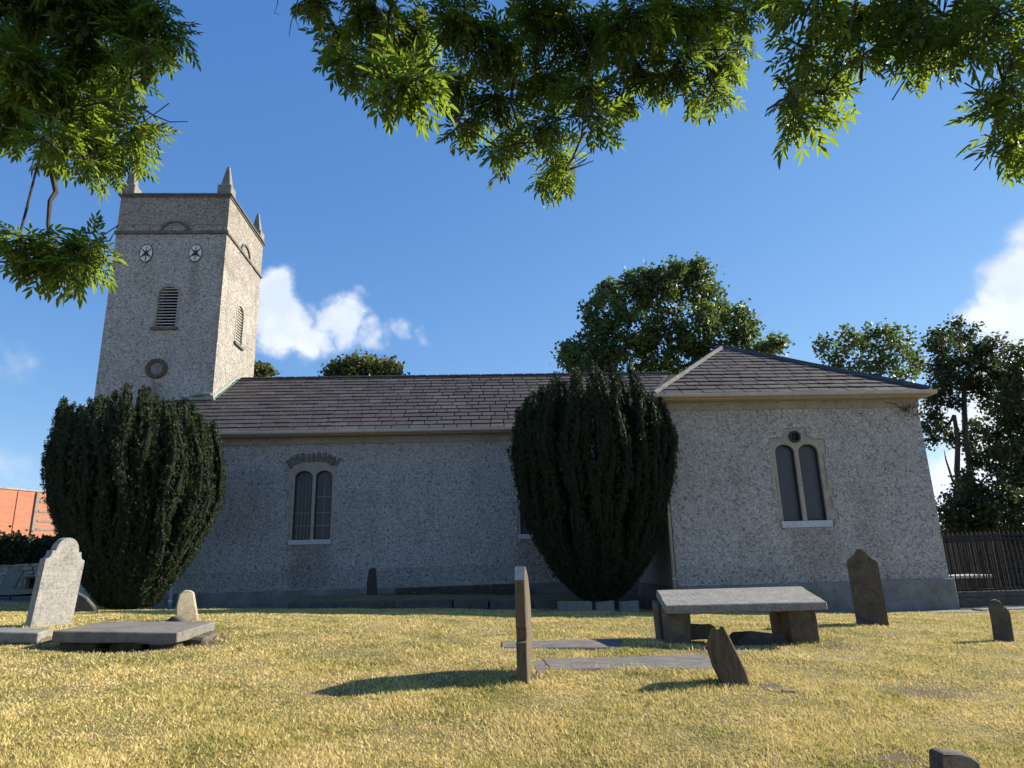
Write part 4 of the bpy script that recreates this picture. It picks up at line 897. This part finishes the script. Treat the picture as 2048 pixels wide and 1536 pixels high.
# low grave mound slab beside the left yew, coloured dark to stand in for shade
q = [W(150, 1226, 14.2), W(192, 1224, 14.2), W(178, 1200, 15.4), W(152, 1184, 15.4)]; p = W(165, 1226, 14.5)
b = MB(); b.prism(px2([(140, 1232), (196, 1232), (186, 1212), (170, 1195), (154, 1186), (138, 1184)], 15.5), [], 0, .12, Tf(15.5)); tag(rough(b, .008).build('grave_slab', 'kerb', bevel=.02, origin=(W(165, 1230, 15.5).x, 15.6, W(165, 1230, 15.5).z)), 'grey sloping grave slab between the leaning pale headstone and the left yew', 'grave slab')

# ------------------------------------------------------------ yews
def yew(label, base, rows, Y, shells, brown=None):
    """rows: (photo y, left x, right x) of the outline, bottom to top"""
    rows = [(W((l+r)/2, y, Y).z, W(l, y, Y).x, W(r, y, Y).x) for y, l, r in rows]; rows.sort()
    Z = np.array([r[0] for r in rows]); XL_ = np.array([r[1] for r in rows]); XR_ = np.array([r[2] for r in rows]); H = Z[-1]-Z[0]
    t = empty('yew_tree', base, label, 'yew', 'yews against the church'); TV = []; TFc = []; toff = 0; CC = []; DD = []; LL = []; tr = MB()
    for f, n, t1, jit in shells:
        for i in range(n):
            ph = 2*math.pi*(i+rng.random()*.8)/n; te = t1+rng.normal()*jit; f_ = f*(1+rng.normal()*.02); m_ = int(430*te)
            tt = np.sort(rng.random(m_))*(te-.015)+.015; z = Z[0]+tt*H
            rad = (np.interp(z, Z, XR_)-np.interp(z, Z, XL_))/2*f_; cx = (np.interp(z, Z, XR_)+np.interp(z, Z, XL_))/2
            wob = .05*np.sin(z*2.2+i)*f_; ax = np.stack([cx+np.cos(ph+wob)*rad, Y+np.sin(ph+wob)*rad*.95, z], 1)
            pr = np.sqrt(np.clip((te-tt)*H/.7+.01, 0, 1))*np.clip(.35+(z-Z[0])/1.6, 0, 1)*(.175 if f > .9 else .16)*(.8+.25*np.sin(z*4.1+i*2.3))   # every knob is a tuft on the plume
            a = rng.random(m_)*2*math.pi; out = np.stack([np.cos(a), np.sin(a), 0*a], 1); kc = ax+out*(pr*rng.uniform(.45, 1, m_)**.5)[:, None]
            k = 16; m2 = m_*k; o3 = nrm(rng.normal(size=(m2, 3))+np.repeat(out, k, 0)*.6+[0, 0, .5]); CC.append(np.repeat(kc, k, 0)+o3*rng.uniform(.01, .055, m2)[:, None]*[1, 1, 1.5]+[0, 0, .01])
            DD.append(o3+np.array([0, 0, .5])+rng.normal(size=(m2, 3))*.3); LL.append(rng.uniform(.025, .06, m2))
            nr, ns = 34, 7; ti_ = np.linspace(.012, te, nr); zi = Z[0]+ti_*H; ri = (np.interp(zi, Z, XR_)-np.interp(zi, Z, XL_))/2*f_; ci = (np.interp(zi, Z, XR_)+np.interp(zi, Z, XL_))/2; wi = .05*np.sin(zi*2.2+i)*f_
            aa = np.linspace(0, 2*math.pi, ns, endpoint=False); pri = np.sqrt(np.clip((te-ti_)*H/.7, 0.002, 1))*np.clip(.35+(zi-Z[0])/1.6, 0, 1)*.095*(.8+.25*np.sin(zi*4.1+i*2.3))
            rr = pri[:, None]*rng.uniform(.75, 1.15, (nr, ns)); TV.append(np.stack([(ci+np.cos(ph+wi)*ri)[:, None]+np.cos(aa)*rr, (Y+np.sin(ph+wi)*ri*.95)[:, None]+np.sin(aa)*rr, np.repeat(zi[:, None], ns, 1)+rng.normal(size=(nr, ns))*.02], -1).reshape(-1, 3))
            g0_, g1_ = np.meshgrid(np.arange(nr-1), np.arange(ns), indexing='ij'); g0_, g1_ = g0_.ravel(), g1_.ravel(); TFc.append(np.stack([g0_*ns+g1_, g0_*ns+(g1_+1) % ns, (g0_+1)*ns+(g1_+1) % ns, (g0_+1)*ns+g1_], 1)+toff); toff += nr*ns
            if i % 4 == 0 and f < .6: q = ax[::max(1, len(ax)//7)]; tr.tube([tuple(base)]+[(p[0]+(cx[0]-p[0])*.12, p[1]+(Y-p[1])*.12, p[2]) for p in q], [.09]+[.06-.006*j for j in range(len(q))], 5)
    C = np.concatenate(CC); D = np.concatenate(DD); L = np.concatenate(LL)
    V, F = leafquads(C, L, L*.5, D); npmesh('dark_core', np.concatenate(TV), np.concatenate(TFc), 'yew_dark', t); npmesh('crown', V, F, 'yew_leaf' if brown is None else 'yew_leaf_lit', t)
    tr.tube([(base[0], base[1], base[2]-.3), (base[0], base[1], base[2]+.5)], [.3, .22], 9); tr.build('trunk', 'bark', t)
yew('broad dark Irish yew standing in front of the tower, left of the nave window', tuple(W(250, 1219, 18.3)),
    [(1219, 230, 284), (1205, 208, 308), (1150, 174, 346), (1100, 152, 378), (1050, 137, 406), (1000, 126, 424), (930, 120, 432), (850, 134, 420), (785, 152, 407)], 18.3,
    [(1.0, 34, .84, .05), (.93, 22, .86, .05), (.76, 26, .93, .04), (.52, 16, .97, .03), (.26, 8, .99, .015)], True)
yew('dark egg-shaped Irish yew at the chancel corner, half hiding the second nave window', tuple(W(1200, 1202, 18.2)),
    [(1203, 1180, 1222), (1190, 1160, 1242), (1150, 1122, 1276), (1100, 1090, 1300), (1040, 1062, 1320), (980, 1046, 1332), (900, 1035, 1340), (830, 1042, 1322), (745, 1052, 1300)], 18.2,
    [(1.0, 32, .84, .05), (.93, 20, .86, .05), (.75, 24, .93, .04), (.50, 15, .965, .03), (.26, 8, 1.0, .012)])

# ------------------------------------------------------------ broad-leaved trees
def skeleton(tr, root, targets, r0, rmin, sag=0.0, n=6):
    nodes = [(Vector(root), r0)]
    for p in sorted(targets, key=lambda q: (Vector(q)-Vector(root)).length):
        p = Vector(p); best = min(nodes, key=lambda nd: (nd[0]-p).length+.35*(nd[0]-Vector(root)).length*0+(.25/nd[1])*.05); a, ra = best; d = p-a; L = d.length
        if L < 1e-3: continue
        rb = max(rmin, ra*.62); s = Vector((random.uniform(-1, 1), random.uniform(-1, 1), random.uniform(-.4, .8)))*L*.10
        pts = [a, a.lerp(p, .33)+s, a.lerp(p, .7)+s*.6-Vector((0, 0, sag*L)), p]; tr.tube(pts, [ra*.85, ra*.6+rb*.25, rb, rb*.8], n, cap=False)
        nodes.append((a.lerp(p, .55)+s*.8, (ra+rb)/2)); nodes.append((p, rb))
    return nodes
def btree(name, label, base, trunkpts, lobes, Y, leaf, size, dens, mt, spread, group=None, r0=.35, per=42, sig=.26):
    t = empty(name, base, label, 'tree', group); CC = []; subs = []
    for (px, py, r) in lobes:
        yy = Y+random.uniform(-spread, spread); c = np.array(W(px, py, yy)); rm = r*yy/FPX
        n = int(dens*rm*rm)+5; d = nrm(rng.normal(size=(n, 3))); q = c+d*(rm*rng.uniform(.35, 1, (n, 1))**.6); subs.append((c, q))
        for s in q:
            k = int(per*rng.uniform(.5, 1.4)); CC.append(s+rng.normal(size=(k, 3))*[sig, sig, sig*.8])
    C = np.concatenate(CC); n = len(C); V, F = leafquads(C, rng.uniform(.7, 1.3, n)*size, rng.uniform(.55, .9, n)*size, rng.normal(size=(n, 3))+[0, 0, -.3]); npmesh('crown', V, F, mt, t)
    tr = MB(); rs = [r0*(1-.55*i/(len(trunkpts[0])-1)) for i in range(len(trunkpts[0]))]
    for ti, tp in enumerate(trunkpts): tr.tube([(*p,) for p in tp], rs[:len(tp)] if ti < 2 else [r0*.42*(1-.85*i/(len(tp)-1)) for i in range(len(tp))], 8)
    top = trunkpts[0][-1]; skeleton(tr, top, [tuple(c) for c, q in subs], rs[-1], .03, n=5)
    for c, q in subs:
        for s in q[:: 3]: tr.tube([tuple(c), tuple((c+s)/2+rng.normal(size=3)*.1), tuple(s)], [.035, .022, .012], 4, cap=False)
    tr.build('trunk', 'bark', t); return t
def tl(Y, pts): return [tuple(W(a, b, Y)) for a, b in pts]
BIG = [(1180, 705, 52), (1150, 735, 34), (1140, 700, 22), (1210, 625, 46), (1212, 590, 22), (1262, 600, 42), (1262, 560, 20), (1308, 585, 42), (1300, 552, 22), (1352, 568, 40), (1350, 540, 18), (1395, 575, 42), (1386, 540, 18), (1428, 620, 42), (1400, 660, 55), (1330, 660, 55), (1265, 670, 55), (1468, 650, 42), (1492, 690, 45), (1540, 705, 26), (1225, 680, 50), (1200, 735, 45), (1280, 745, 50), (1360, 735, 55), (1430, 720, 45), (1550, 690, 16), (1475, 725, 40), (1395, 530, 10), (1220, 577, 10)]
btree('deciduous_tree', 'large rounded green tree rising behind the nave roof and chancel gable', tuple(W(1330, 1100, 40)), [tl(40, [(1325, 1150), (1330, 950), (1330, 760)])], BIG, 40, 0, .27, 14.0, 'tree_leaf', 1.6, 'trees beyond the church', .5, per=42, sig=.28)
btree('deciduous_tree', 'small bushy bright green treetop showing above the middle of the nave ridge', tuple(W(730, 1000, 36)), [tl(36, [(735, 1140), (732, 950), (730, 800)])], [(680, 745, 24), (700, 735, 22), (722, 740, 30), (750, 738, 28), (775, 742, 26), (795, 750, 16), (660, 752, 12), (730, 765, 50), (690, 775, 40), (775, 775, 35)], 36, 0, .24, 14, 'olive_leaf', .8, 'trees beyond the church', .25, per=34, sig=.22)
btree('deciduous_tree', 'green treetop just showing above the ridge at the right side of the tower', tuple(W(500, 1000, 36)), [tl(36, [(490, 1140), (495, 950), (500, 800)])], [(515, 745, 16), (535, 748, 12), (500, 765, 36), (470, 765, 30)], 36, 0, .24, 14, 'olive_leaf', .6, 'trees beyond the church', .2, per=34, sig=.22)
btree('deciduous_tree', 'airy flat-topped tree behind the right slope of the chancel roof', tuple(W(1760, 1000, 42)), [tl(42, [(1770, 1110), (1765, 950), (1760, 800)]), tl(42, [(1765, 900), (1740, 820), (1720, 760)]), tl(42, [(1765, 900), (1790, 820), (1800, 760)])],
    [(1650, 690, 18), (1672, 705, 24), (1690, 665, 18), (1705, 690, 30), (1740, 668, 26), (1745, 705, 34), (1780, 675, 26), (1790, 715, 34), (1815, 690, 22), (1825, 730, 24), (1712, 735, 30), (1760, 745, 32), (1685, 735, 20), (1800, 765, 34)], 42, 0, .26, 7.5, 'tree_leaf', 1.4, 'trees beyond the church', .3, per=30, sig=.27)
btree('deciduous_tree', 'tall tree with twin bare lower stems right of the chancel', tuple(W(1927, 1085, 28)), [tl(28, [(1929, 1110), (1926, 1040), (1922, 990), (1914, 940), (1916, 880), (1908, 830)]), tl(28, [(1926, 1040), (1938, 985), (1940, 930), (1930, 860), (1928, 790), (1930, 760)]), tl(28, [(1920, 985), (1905, 960), (1892, 920), (1888, 900)]), tl(28, [(1936, 1000), (1965, 960), (1990, 940)])],
    [(1875, 690, 22), (1890, 672, 28), (1925, 665, 30), (1950, 690, 34), (1900, 715, 40), (1940, 735, 42), (1880, 750, 36), (1985, 700, 30), (1975, 750, 40), (1900, 785, 36), (1945, 785, 34), (1870, 800, 22), (1860, 830, 16), (1855, 850, 12), (1885, 860, 14), (1905, 880, 14), (1960, 850, 24), (1940, 880, 18), (1985, 900, 22), (1965, 930, 24), (1930, 960, 14), (2010, 740, 40), (2000, 800, 40), (1862, 880, 9), (1992, 880, 20)], 28, 0, .16, 27, 'dark_leaf', 1.0, 'trees beyond the church', .17, per=36, sig=.17)
btree('deciduous_tree', 'dense dark tree filling the right edge behind the railings', tuple(W(2060, 1085, 26)), [tl(26, [(2065, 1120), (2062, 950), (2058, 820)])],
    [(2040, 720, 34), (2060, 760, 50), (2030, 800, 44), (2070, 840, 60), (2020, 860, 36), (2035, 910, 40), (2090, 920, 60), (2025, 960, 38), (2110, 780, 60), (2010, 900, 22), (2060, 990, 50)], 26, 0, .17, 28, 'dark_leaf', 1.0, 'trees beyond the church', .3, per=40, sig=.2)
btree('deciduous_tree', 'low dark spreading tree just above the railings right of the chancel', tuple(W(1960, 1085, 25)), [tl(25, [(1980, 1110), (1982, 1060), (1985, 1010)])],
    [(1895, 1025, 22), (1925, 1010, 26), (1960, 1000, 32), (1960, 1030, 30), (2000, 990, 38), (2000, 1025, 36), (2040, 1010, 40), (1905, 1040, 16), (1935, 975, 14), (2060, 1040, 40), (1930, 1035, 20)], 25, 0, .16, 24, 'dark_leaf', .7, 'trees beyond the church', .14, per=44, sig=.2)
hedge('pale green and yellow scrub growing over the dark wall behind the iron railings', 13.0, 26, 25.9, 1.2, 1.6, W(1960, 1040, 26.3).z, 12000, 'bush_leaf', 'scrub_bush', 'bush', .13)

# ------------------------------------------------------------ the two ash trees overhead
def leaflets(base, D, S, Nn, Ls, Wd):
    """pointed folded leaflets: 6 verts, 2 quads each"""
    n = len(base); L = Ls[:, None]; w = Wd[:, None]
    a = base; m1 = base+D*L*.38+S*w*.5+Nn*w*.22; m2 = base+D*L*.70+S*w*.34+Nn*w*.12-Nn*L*.04; tip = base+D*L-Nn*L*.14
    q1 = base+D*L*.38-S*w*.5+Nn*w*.22; q2 = base+D*L*.70-S*w*.34+Nn*w*.12-Nn*L*.04
    V = np.stack([a, m1, m2, tip, q2, q1], 1).reshape(-1, 3); o = np.arange(n)[:, None]*6
    return V, np.concatenate([o+[0, 1, 2, 3], o+[0, 3, 4, 5]])
def ash(label, base, root, limbpts, lobes, ndens, bare, r0, Lk=1.0):
    t = empty('ash_tree', base, label, 'tree', 'ash trees overhanging the lawn'); tr = MB(); tr.tube([(base[0], base[1], base[2]-.3), (base[0], base[1], base[2]+1.5), root], [r0*1.25, r0, r0*.8], 12)
    cs_ = []
    for px, py, Y, r in lobes: c = W(px-(14 if px > 500 else 0), py-110/Y if -50 < py < 900 else py, Y); big = r*Y/FPX > .7; re_ = r if big else max(.3*r, r-140/Y); cs_.append((c, re_*Y/FPX, r*Y/FPX))
    cur = Vector(root)
    for lp in limbpts: tr.tube([root]+lp, [r0*.75]+[max(.035, r0*.5*(1-i/len(lp))) for i in range(len(lp))], 8)
    nodes0 = [p for lp in limbpts for p in lp]
    skl = MB(); nd = [(Vector(p), .045) for p in nodes0]
    for c, rm, _ in sorted(cs_, key=lambda q: min((Vector(q[0])-Vector(p)).length for p in nodes0)):
        a, ra = min(nd, key=lambda k: (k[0]-c).length); d = c-a; L = d.length; s = Vector((random.uniform(-1, 1), random.uniform(-1, 1), random.uniform(0, 1)))*L*.12; rb = max(.009, ra*.66)
        skl.tube([a, a.lerp(c, .35)+s, a.lerp(c, .7)+s*.7, c], [ra*.8, (ra+rb)*.4, rb, rb*.8], 6, cap=False); nd += [(a.lerp(c, .6)+s*.7, rb), (c, rb)]
    B = []; Dr = []; SZ = []
    for c, rm, ro in cs_:
        n = max(4, int((ndens if rm < .7 else ndens*.5)*ro*ro)); dd = nrm(rng.normal(size=(n, 3))); pos = np.array(c)+dd*rm*rng.uniform(.15, 1, (n, 1))**.5*.93
        for p, d in zip(pos, dd):
            sd = nrm(d*.8+rng.normal(size=3)*.45+np.array([0, 0, -.15])); Ls = rng.uniform(.12, .3); s0 = p-sd*Ls
            if rng.random() < .55: skl.tube([c.lerp(Vector(s0), .15), (Vector(c)+Vector(s0))/2+Vector(rng.normal(size=3)*.03), Vector(s0), Vector(p)], [.0065, .005, .004, .003], 4, cap=False)
            else: skl.tube([Vector(s0), Vector(p)], [.0045, .003], 4, cap=False)
            k = rng.integers(4, 8); ph = rng.random()*6.28; u = nrm(np.cross(sd, [0.3, .2, 1])); v = np.cross(sd, u)
            for j in range(k):
                a = ph+j*math.pi/2+(0.78 if j % 4 > 1 else 0)+rng.normal()*.2; fr = 1-.22*(j//2); out = u*math.cos(a)+v*math.sin(a)
                B.append(p-sd*Ls*(1-fr)); Dr.append(nrm(out*rng.uniform(.7, 1.1)+sd*rng.uniform(.2, .8)+np.array([0, 0, -.35]))); SZ.append(rng.uniform(.15, .25)*Lk)
    B = np.array(B); Dr = np.array(Dr); SZ = np.array(SZ); n = len(B); print('ash leaves', n)
    up = np.array([0, 0, 1.0]); Sx = nrm(np.cross(Dr, up)+rng.normal(size=(n, 3))*.15); Nn = nrm(np.cross(Sx, Dr))
    Vs, Fs, off = [], [], 0; rach = []
    for (fr, side) in [(.30, 1), (.30, -1), (.50, 1), (.50, -1), (.68, 1), (.68, -1), (.86, 1), (.86, -1), (.93, 0)]:
        droop = Nn*(-(fr**2)*SZ[:, None]*.28); b0 = B+Dr*(SZ*fr)[:, None]+droop; jit = rng.normal(size=(n, 3))*.12
        if side: D = nrm(Dr*.75+Sx*side*.8-Nn*.25+jit); ll = SZ*rng.uniform(.30, .42, n)*(1-.2*abs(fr-.6))
        else: D = nrm(Dr-Nn*.45+jit); ll = SZ*rng.uniform(.38, .46, n)
        S2 = nrm(np.cross(D, Nn)+rng.normal(size=(n, 3))*.15); N2 = nrm(np.cross(S2, D)); N2 = np.where((N2*Nn).sum(1, keepdims=True) < 0, -N2, N2)
        V, F = leaflets(b0, D, S2, N2, ll, ll*rng.uniform(.27, .36, n)); Vs.append(V); Fs.append(F+off); off += len(V)
    # leaf stalks as thin strips
    w = Sx*.0016; mid = B+Dr*(SZ*.5)[:, None]-Nn*(SZ*.07)[:, None]; end = B+Dr*(SZ*.93)[:, None]-Nn*(SZ*.93**2*.28)[:, None]
    V = np.stack([B-w, B+w, mid+w, mid-w, end+w, end-w], 1).reshape(-1, 3); o = np.arange(n)[:, None]*6; Vs.append(V); Fs.append(np.concatenate([o+[0, 1, 2, 3], o+[3, 2, 4, 5]])+off)
    npmesh('crown', np.concatenate(Vs), np.concatenate(Fs), 'ash_leaf', t)
    for pts, ra in bare: skl.tube([Vector(p) for p in pts], [ra*(1-.75*i/(len(pts)-1)) for i in range(len(pts))], 5)
    tr.build('trunk', 'bark', t, smooth=True); skl.build('branches', 'twig', t); return t
LA = [(40, 40, 110), (150, 30, 100), (235, 20, 80), (310, 40, 50), (345, 85, 45), (330, 110, 38), (270, 80, 60), (60, 150, 95), (170, 130, 90), (240, 150, 65), (50, 230, 70), (150, 230, 75), (225, 220, 45), (130, 290, 45), (200, 300, 60), (265, 285, 45), (290, 265, 30), (20, 275, 38), (110, 325, 34), (175, 345, 34), (225, 352, 28), (265, 328, 24), (260, 180, 28), (295, 125, 35), (85, 300, 22)]
LB = [(45, 490, 36), (75, 520, 34), (115, 505, 34), (155, 515, 38), (195, 500, 36), (205, 525, 18), (105, 540, 24), (170, 540, 24), (35, 510, 20)]
lobA = [(x, y, 5.0+random.uniform(-.6, .6), r) for x, y, r in LA]+[(x*.9, y+14, 4.5+random.uniform(-.2, .2), r*.85) for x, y, r in LB]
lobA += [(-120, y, 5+random.uniform(-.5, .5), 110) for y in (-150, 20, 200)]+[(x, -110, 5+random.uniform(-.6, .6), 100) for x in (0, 130, 250)]+[(180, -260, 4.5, 130), (20, -280, 5, 130)]
def wp(x, y, Y): return tuple(W(x, y, Y))
bareA = [([wp(105, 350, 4.7), wp(112, 385, 4.6), wp(100, 402, 4.55), wp(96, 450, 4.5), wp(100, 492, 4.5), wp(110, 515, 4.5)], .022), ([wp(100, 455, 4.5), wp(120, 475, 4.5), wp(150, 490, 4.5)], .008), ([wp(98, 488, 4.5), wp(60, 498, 4.5), wp(40, 490, 4.5)], .009),
    ([wp(205, 205, 5), wp(240, 220, 5), wp(275, 212, 5), wp(310, 232, 5), wp(340, 244, 5), wp(376, 243, 5)], .012), ([wp(240, 220, 5), wp(262, 211, 5), wp(298, 215, 5)], .006), ([wp(308, 232, 5), wp(322, 262, 5), wp(337, 290, 5)], .006), ([wp(262, 182, 5), wp(285, 188, 5), wp(308, 192, 5)], .006), ([wp(0, 60, 5.2), wp(90, 150, 5.1), wp(150, 215, 5), wp(205, 205, 5)], .03),
    ([wp(-40, 90, 5.2), wp(40, 130, 5.1), wp(100, 230, 4.9), wp(110, 350, 4.7)], .035), ([wp(-60, -20, 5.2), wp(100, 10, 5), wp(260, 60, 5)], .03)]
ash('ash tree foliage hanging into the upper left corner, with a low spray beside the tower', (-7.6, 3.2, g1(-7.6, 3.2)), (-7.2, 3.6, 5.5), [[wp(-250, -60, 4.9), wp(-60, -20, 5.2)], [wp(-200, 90, 5.0), wp(-40, 90, 5.2)]], lobA, 300, bareA, .24)
LC = [(640, 25, 55), (690, 90, 55), (700, 140, 34), (760, 50, 80), (770, 140, 48), (745, 175, 28), (840, 90, 80), (860, 160, 50), (930, 60, 85), (930, 180, 55), (960, 250, 42), (930, 275, 22), (1010, 120, 90), (1010, 220, 60), (1040, 290, 42), (1010, 320, 22), (1100, 60, 100), (1100, 180, 80), (1110, 270, 55), (1130, 325, 42), (1110, 370, 34), (1145, 365, 24), (1190, 100, 90), (1190, 200, 65), (1215, 260, 38), (1280, 60, 100), (1290, 150, 65), (1255, 215, 38), (1370, 60, 90), (1380, 150, 65), (1330, 180, 40), (1440, 50, 80), (1450, 140, 60), (1445, 205, 32), (1490, 110, 34), (1405, 205, 34), (1500, 50, 34), (1560, 20, 55)]
LD = [(1640, 30, 60), (1610, 120, 32), (1640, 170, 42), (1600, 215, 34), (1610, 255, 26), (1660, 220, 30), (1700, 70, 65), (1700, 150, 50), (1740, 140, 40), (1760, 60, 60), (1820, 30, 60), (1790, 110, 30), (1850, 80, 50), (1850, 150, 32), (1900, 60, 60), (1915, 120, 42), (1960, 40, 65), (1960, 110, 40), (2020, 60, 70), (2035, 130, 50), (2020, 195, 42), (2050, 240, 45), (2010, 240, 26), (2020, 300, 22), (2045, 325, 26), (2085, 290, 50)]
LE = [(800, 208, 22), (820, 190, 20), (845, 195, 18)]
lobB = [(x, y, 5.1+random.uniform(-.7, .6), r) for x, y, r in LC]+[(x, y, 3.55+random.uniform(-.35, .35), r) for x, y, r in LD]+[(x, y, 3.2, r) for x, y, r in LE]
lobB += [(x, -110+random.uniform(-20, 20), 4.9+random.uniform(-.6, .6), 100) for x in range(640, 1600, 120)]+[(x, -110, 3.6+random.uniform(-.4, .4), 90) for x in range(1650, 2200, 110)]+[(2150, y, 3.7, 100) for y in (-20, 130)]+[(x, -280, 4.4+random.uniform(-.5, .5), 150) for x in range(800, 2200, 200)]
def above(lobes, keep):               # unseen crown lobes added off frame towards the sun, to shade visible clumps
    out = []
    for (x, y, Yd, rr0) in lobes:
        if not keep(x, y): continue
        c = W(x, y, Yd)
        for k in range(3):
            for tr_ in range(12):
                p = c+sdir*random.uniform(1.6, 6.5)+Vector([random.uniform(-.45, .45) for _ in range(3)]); q = p-Vector((0, 0, EYE)); zc = q.dot(fwd)
                u, v = q.dot(camR)/zc*FPX, q.dot(camU)/zc*FPX; rr_ = .95*FPX/zc
                if (v < 768+rr_*1.1 and abs(u) < 1024+rr_*1.1) or p.z > 11 or any((p-a).length < .55 for a in out): continue
                out.append(p); break
    return out
shade_lobes = above(lobB, lambda x, y: 560 < x < 1400 and 0 < y)+above(lobA, lambda x, y: 0 < x < 300 and 0 < y < 400)
for p in shade_lobes: q = p-Vector((0, 0, EYE)); zc = q.dot(fwd); lobB.append((q.dot(camR)/zc*FPX+1024, 768-q.dot(camU)/zc*FPX, p.y, .8*FPX/p.y))
print('canopy lobes', len(shade_lobes))
bareB = [([wp(545, -30, 4.8), wp(556, 5, 4.8), wp(548, 28, 4.8)], .006), ([wp(549, 25, 4.8), wp(560, 30, 4.8)], .003), ([wp(600, -30, 4.8), wp(592, 20, 4.8), wp(582, 45, 4.8), wp(578, 74, 4.8)], .008), ([wp(590, 35, 4.8), wp(600, 62, 4.8)], .004),
    ([wp(790, -20, 4.8), wp(776, 40, 4.8), wp(786, 105, 4.8), wp(800, 140, 4.8)], .014), ([wp(1030, -40, 5), wp(1045, 80, 4.9), wp(1020, 200, 4.9), wp(1050, 290, 4.9), wp(1075, 320, 4.9)], .02), ([wp(1100, -40, 5), wp(1180, 110, 4.9), wp(1300, 150, 4.8), wp(1400, 170, 4.8)], .018),
    ([wp(1330, -20, 4.8), wp(1380, 80, 4.8), wp(1400, 100, 4.8), wp(1450, 100, 4.8)], .02), ([wp(1720, -30, 3.6), wp(1700, 60, 3.6), wp(1660, 120, 3.6), wp(1630, 185, 3.6)], .014), ([wp(1840, -30, 3.6), wp(1850, 20, 3.6), wp(1885, 60, 3.6)], .01), ([wp(1960, -30, 3.5), wp(1990, 30, 3.5), wp(2030, 50, 3.5)], .014), ([wp(2060, -10, 3.4), wp(2000, 20, 3.4), wp(1970, 5, 3.4)], .009),
    ([wp(1540, -30, 4.4), wp(1600, 20, 4.2), wp(1680, 10, 4.0)], .02)]
ash('ash tree foliage hanging across the top from the centre to the right corner', (4.6, -1.6, g1(4.6, -1.6)), (4.2, -.8, 5.8), [[(3.6, 1.2, 6.4), wp(1750, -330, 4.2), wp(1300, -260, 4.8), wp(1100, -150, 5)], [(4.0, 1.5, 5.8), wp(2100, -160, 3.7), wp(1850, -140, 3.7)], [wp(1300, -260, 4.8), wp(900, -180, 5), wp(740, -60, 5)]], lobB, 270, bareB, .28)

# ------------------------------------------------------------ grass
def inpoly(x, y, poly):
    c = np.zeros(len(x), bool); j = len(poly)-1
    for i in range(len(poly)):
        xi, yi = poly[i]; xj, yj = poly[j]; c ^= ((yi > y) != (yj > y)) & (x < (xj-xi)*(y-yi)/(yj-yi+1e-12)+xi); j = i
    return c
def grass(N):
    Y = 3.9*(21.8/3.9)**rng.random(N); X = rng.uniform(-.80, .92, N)*Y+.05*Y
    front = np.interp(X, [-16, -9, -6, 4, 7, 13, 20], [20.9, 20.9, 20.5, 17.3, 17.0, 16.8, 16.6])
    keep = Y < front
    for f in FL: keep &= ~inpoly(X, Y, f)
    for x, y, r in SOIL: keep &= (np.hypot(X-x, Y-y) > r*rng.uniform(.1, 1.1, N))
    patch = np.sin(X*1.7+np.sin(Y*1.3)*2)*np.sin(Y*2.1+X*.6)*.5+.5; keep &= rng.random(N) < .55+.45*patch
    X, Y = X[keep], Y[keep]; n = len(X); Zg = gz(X, Y)
    h = rng.uniform(.012, .034, n)*(1+.4*np.sin(X*3.1)*np.sin(Y*2.7)); tall = rng.random(n) < .01; h[tall] *= 1.9
    return X, Y, Zg, h, n
X, Y, Zg, h, n = grass(620000)
wx = [(1300, 1345, .35), (1330, 1350, .3), (1450, 1382, .2), (1420, 1380, .2), (1380, 1385, .15), (1060, 1372, .15), (1030, 1376, .15), (1265, 1342, .2), (1380, 1296, .15), (1600, 1292, .2), (380, 1248, .15), (170, 1285, .2), (1110, 1222, .3), (1300, 1222, .4), (60, 1258, .2), (1180, 1224, .3), (1745, 1256, .25), (2000, 1290, .2)]
ex, ey, eh = [], [], []
for a, b_, r in wx:
    p = onground(a, b_); k = 170; ex += list(p.x+rng.normal(size=k)*r); ey += list(p.y+rng.normal(size=k)*r*.5); eh += list(rng.uniform(.02, .07, k))
X = np.r_[X, ex]; Y = np.r_[Y, ey]; Zg = np.r_[Zg, gz(np.array(ex), np.array(ey))]; h = np.r_[h, eh]; n = len(X)
a = rng.random(n)*2*math.pi; w = (.0022+.00075*Y)*rng.uniform(.7, 1.3, n); la = rng.random(n)*2*math.pi; ln = h*rng.uniform(.3, 1.5, n)
Pb = np.stack([X, Y, Zg-.004], 1); S = np.stack([np.cos(a)*w, np.sin(a)*w, 0*w], 1); T = Pb+np.stack([np.cos(la)*ln, np.sin(la)*ln, h], 1)
V = np.stack([Pb-S, Pb+S, T], 1).reshape(-1, 3); tag(npmesh('grass', V, np.arange(3*n).reshape(n, 3), 'grass'), kind='stuff')
print('grass', n, 'yew etc done')
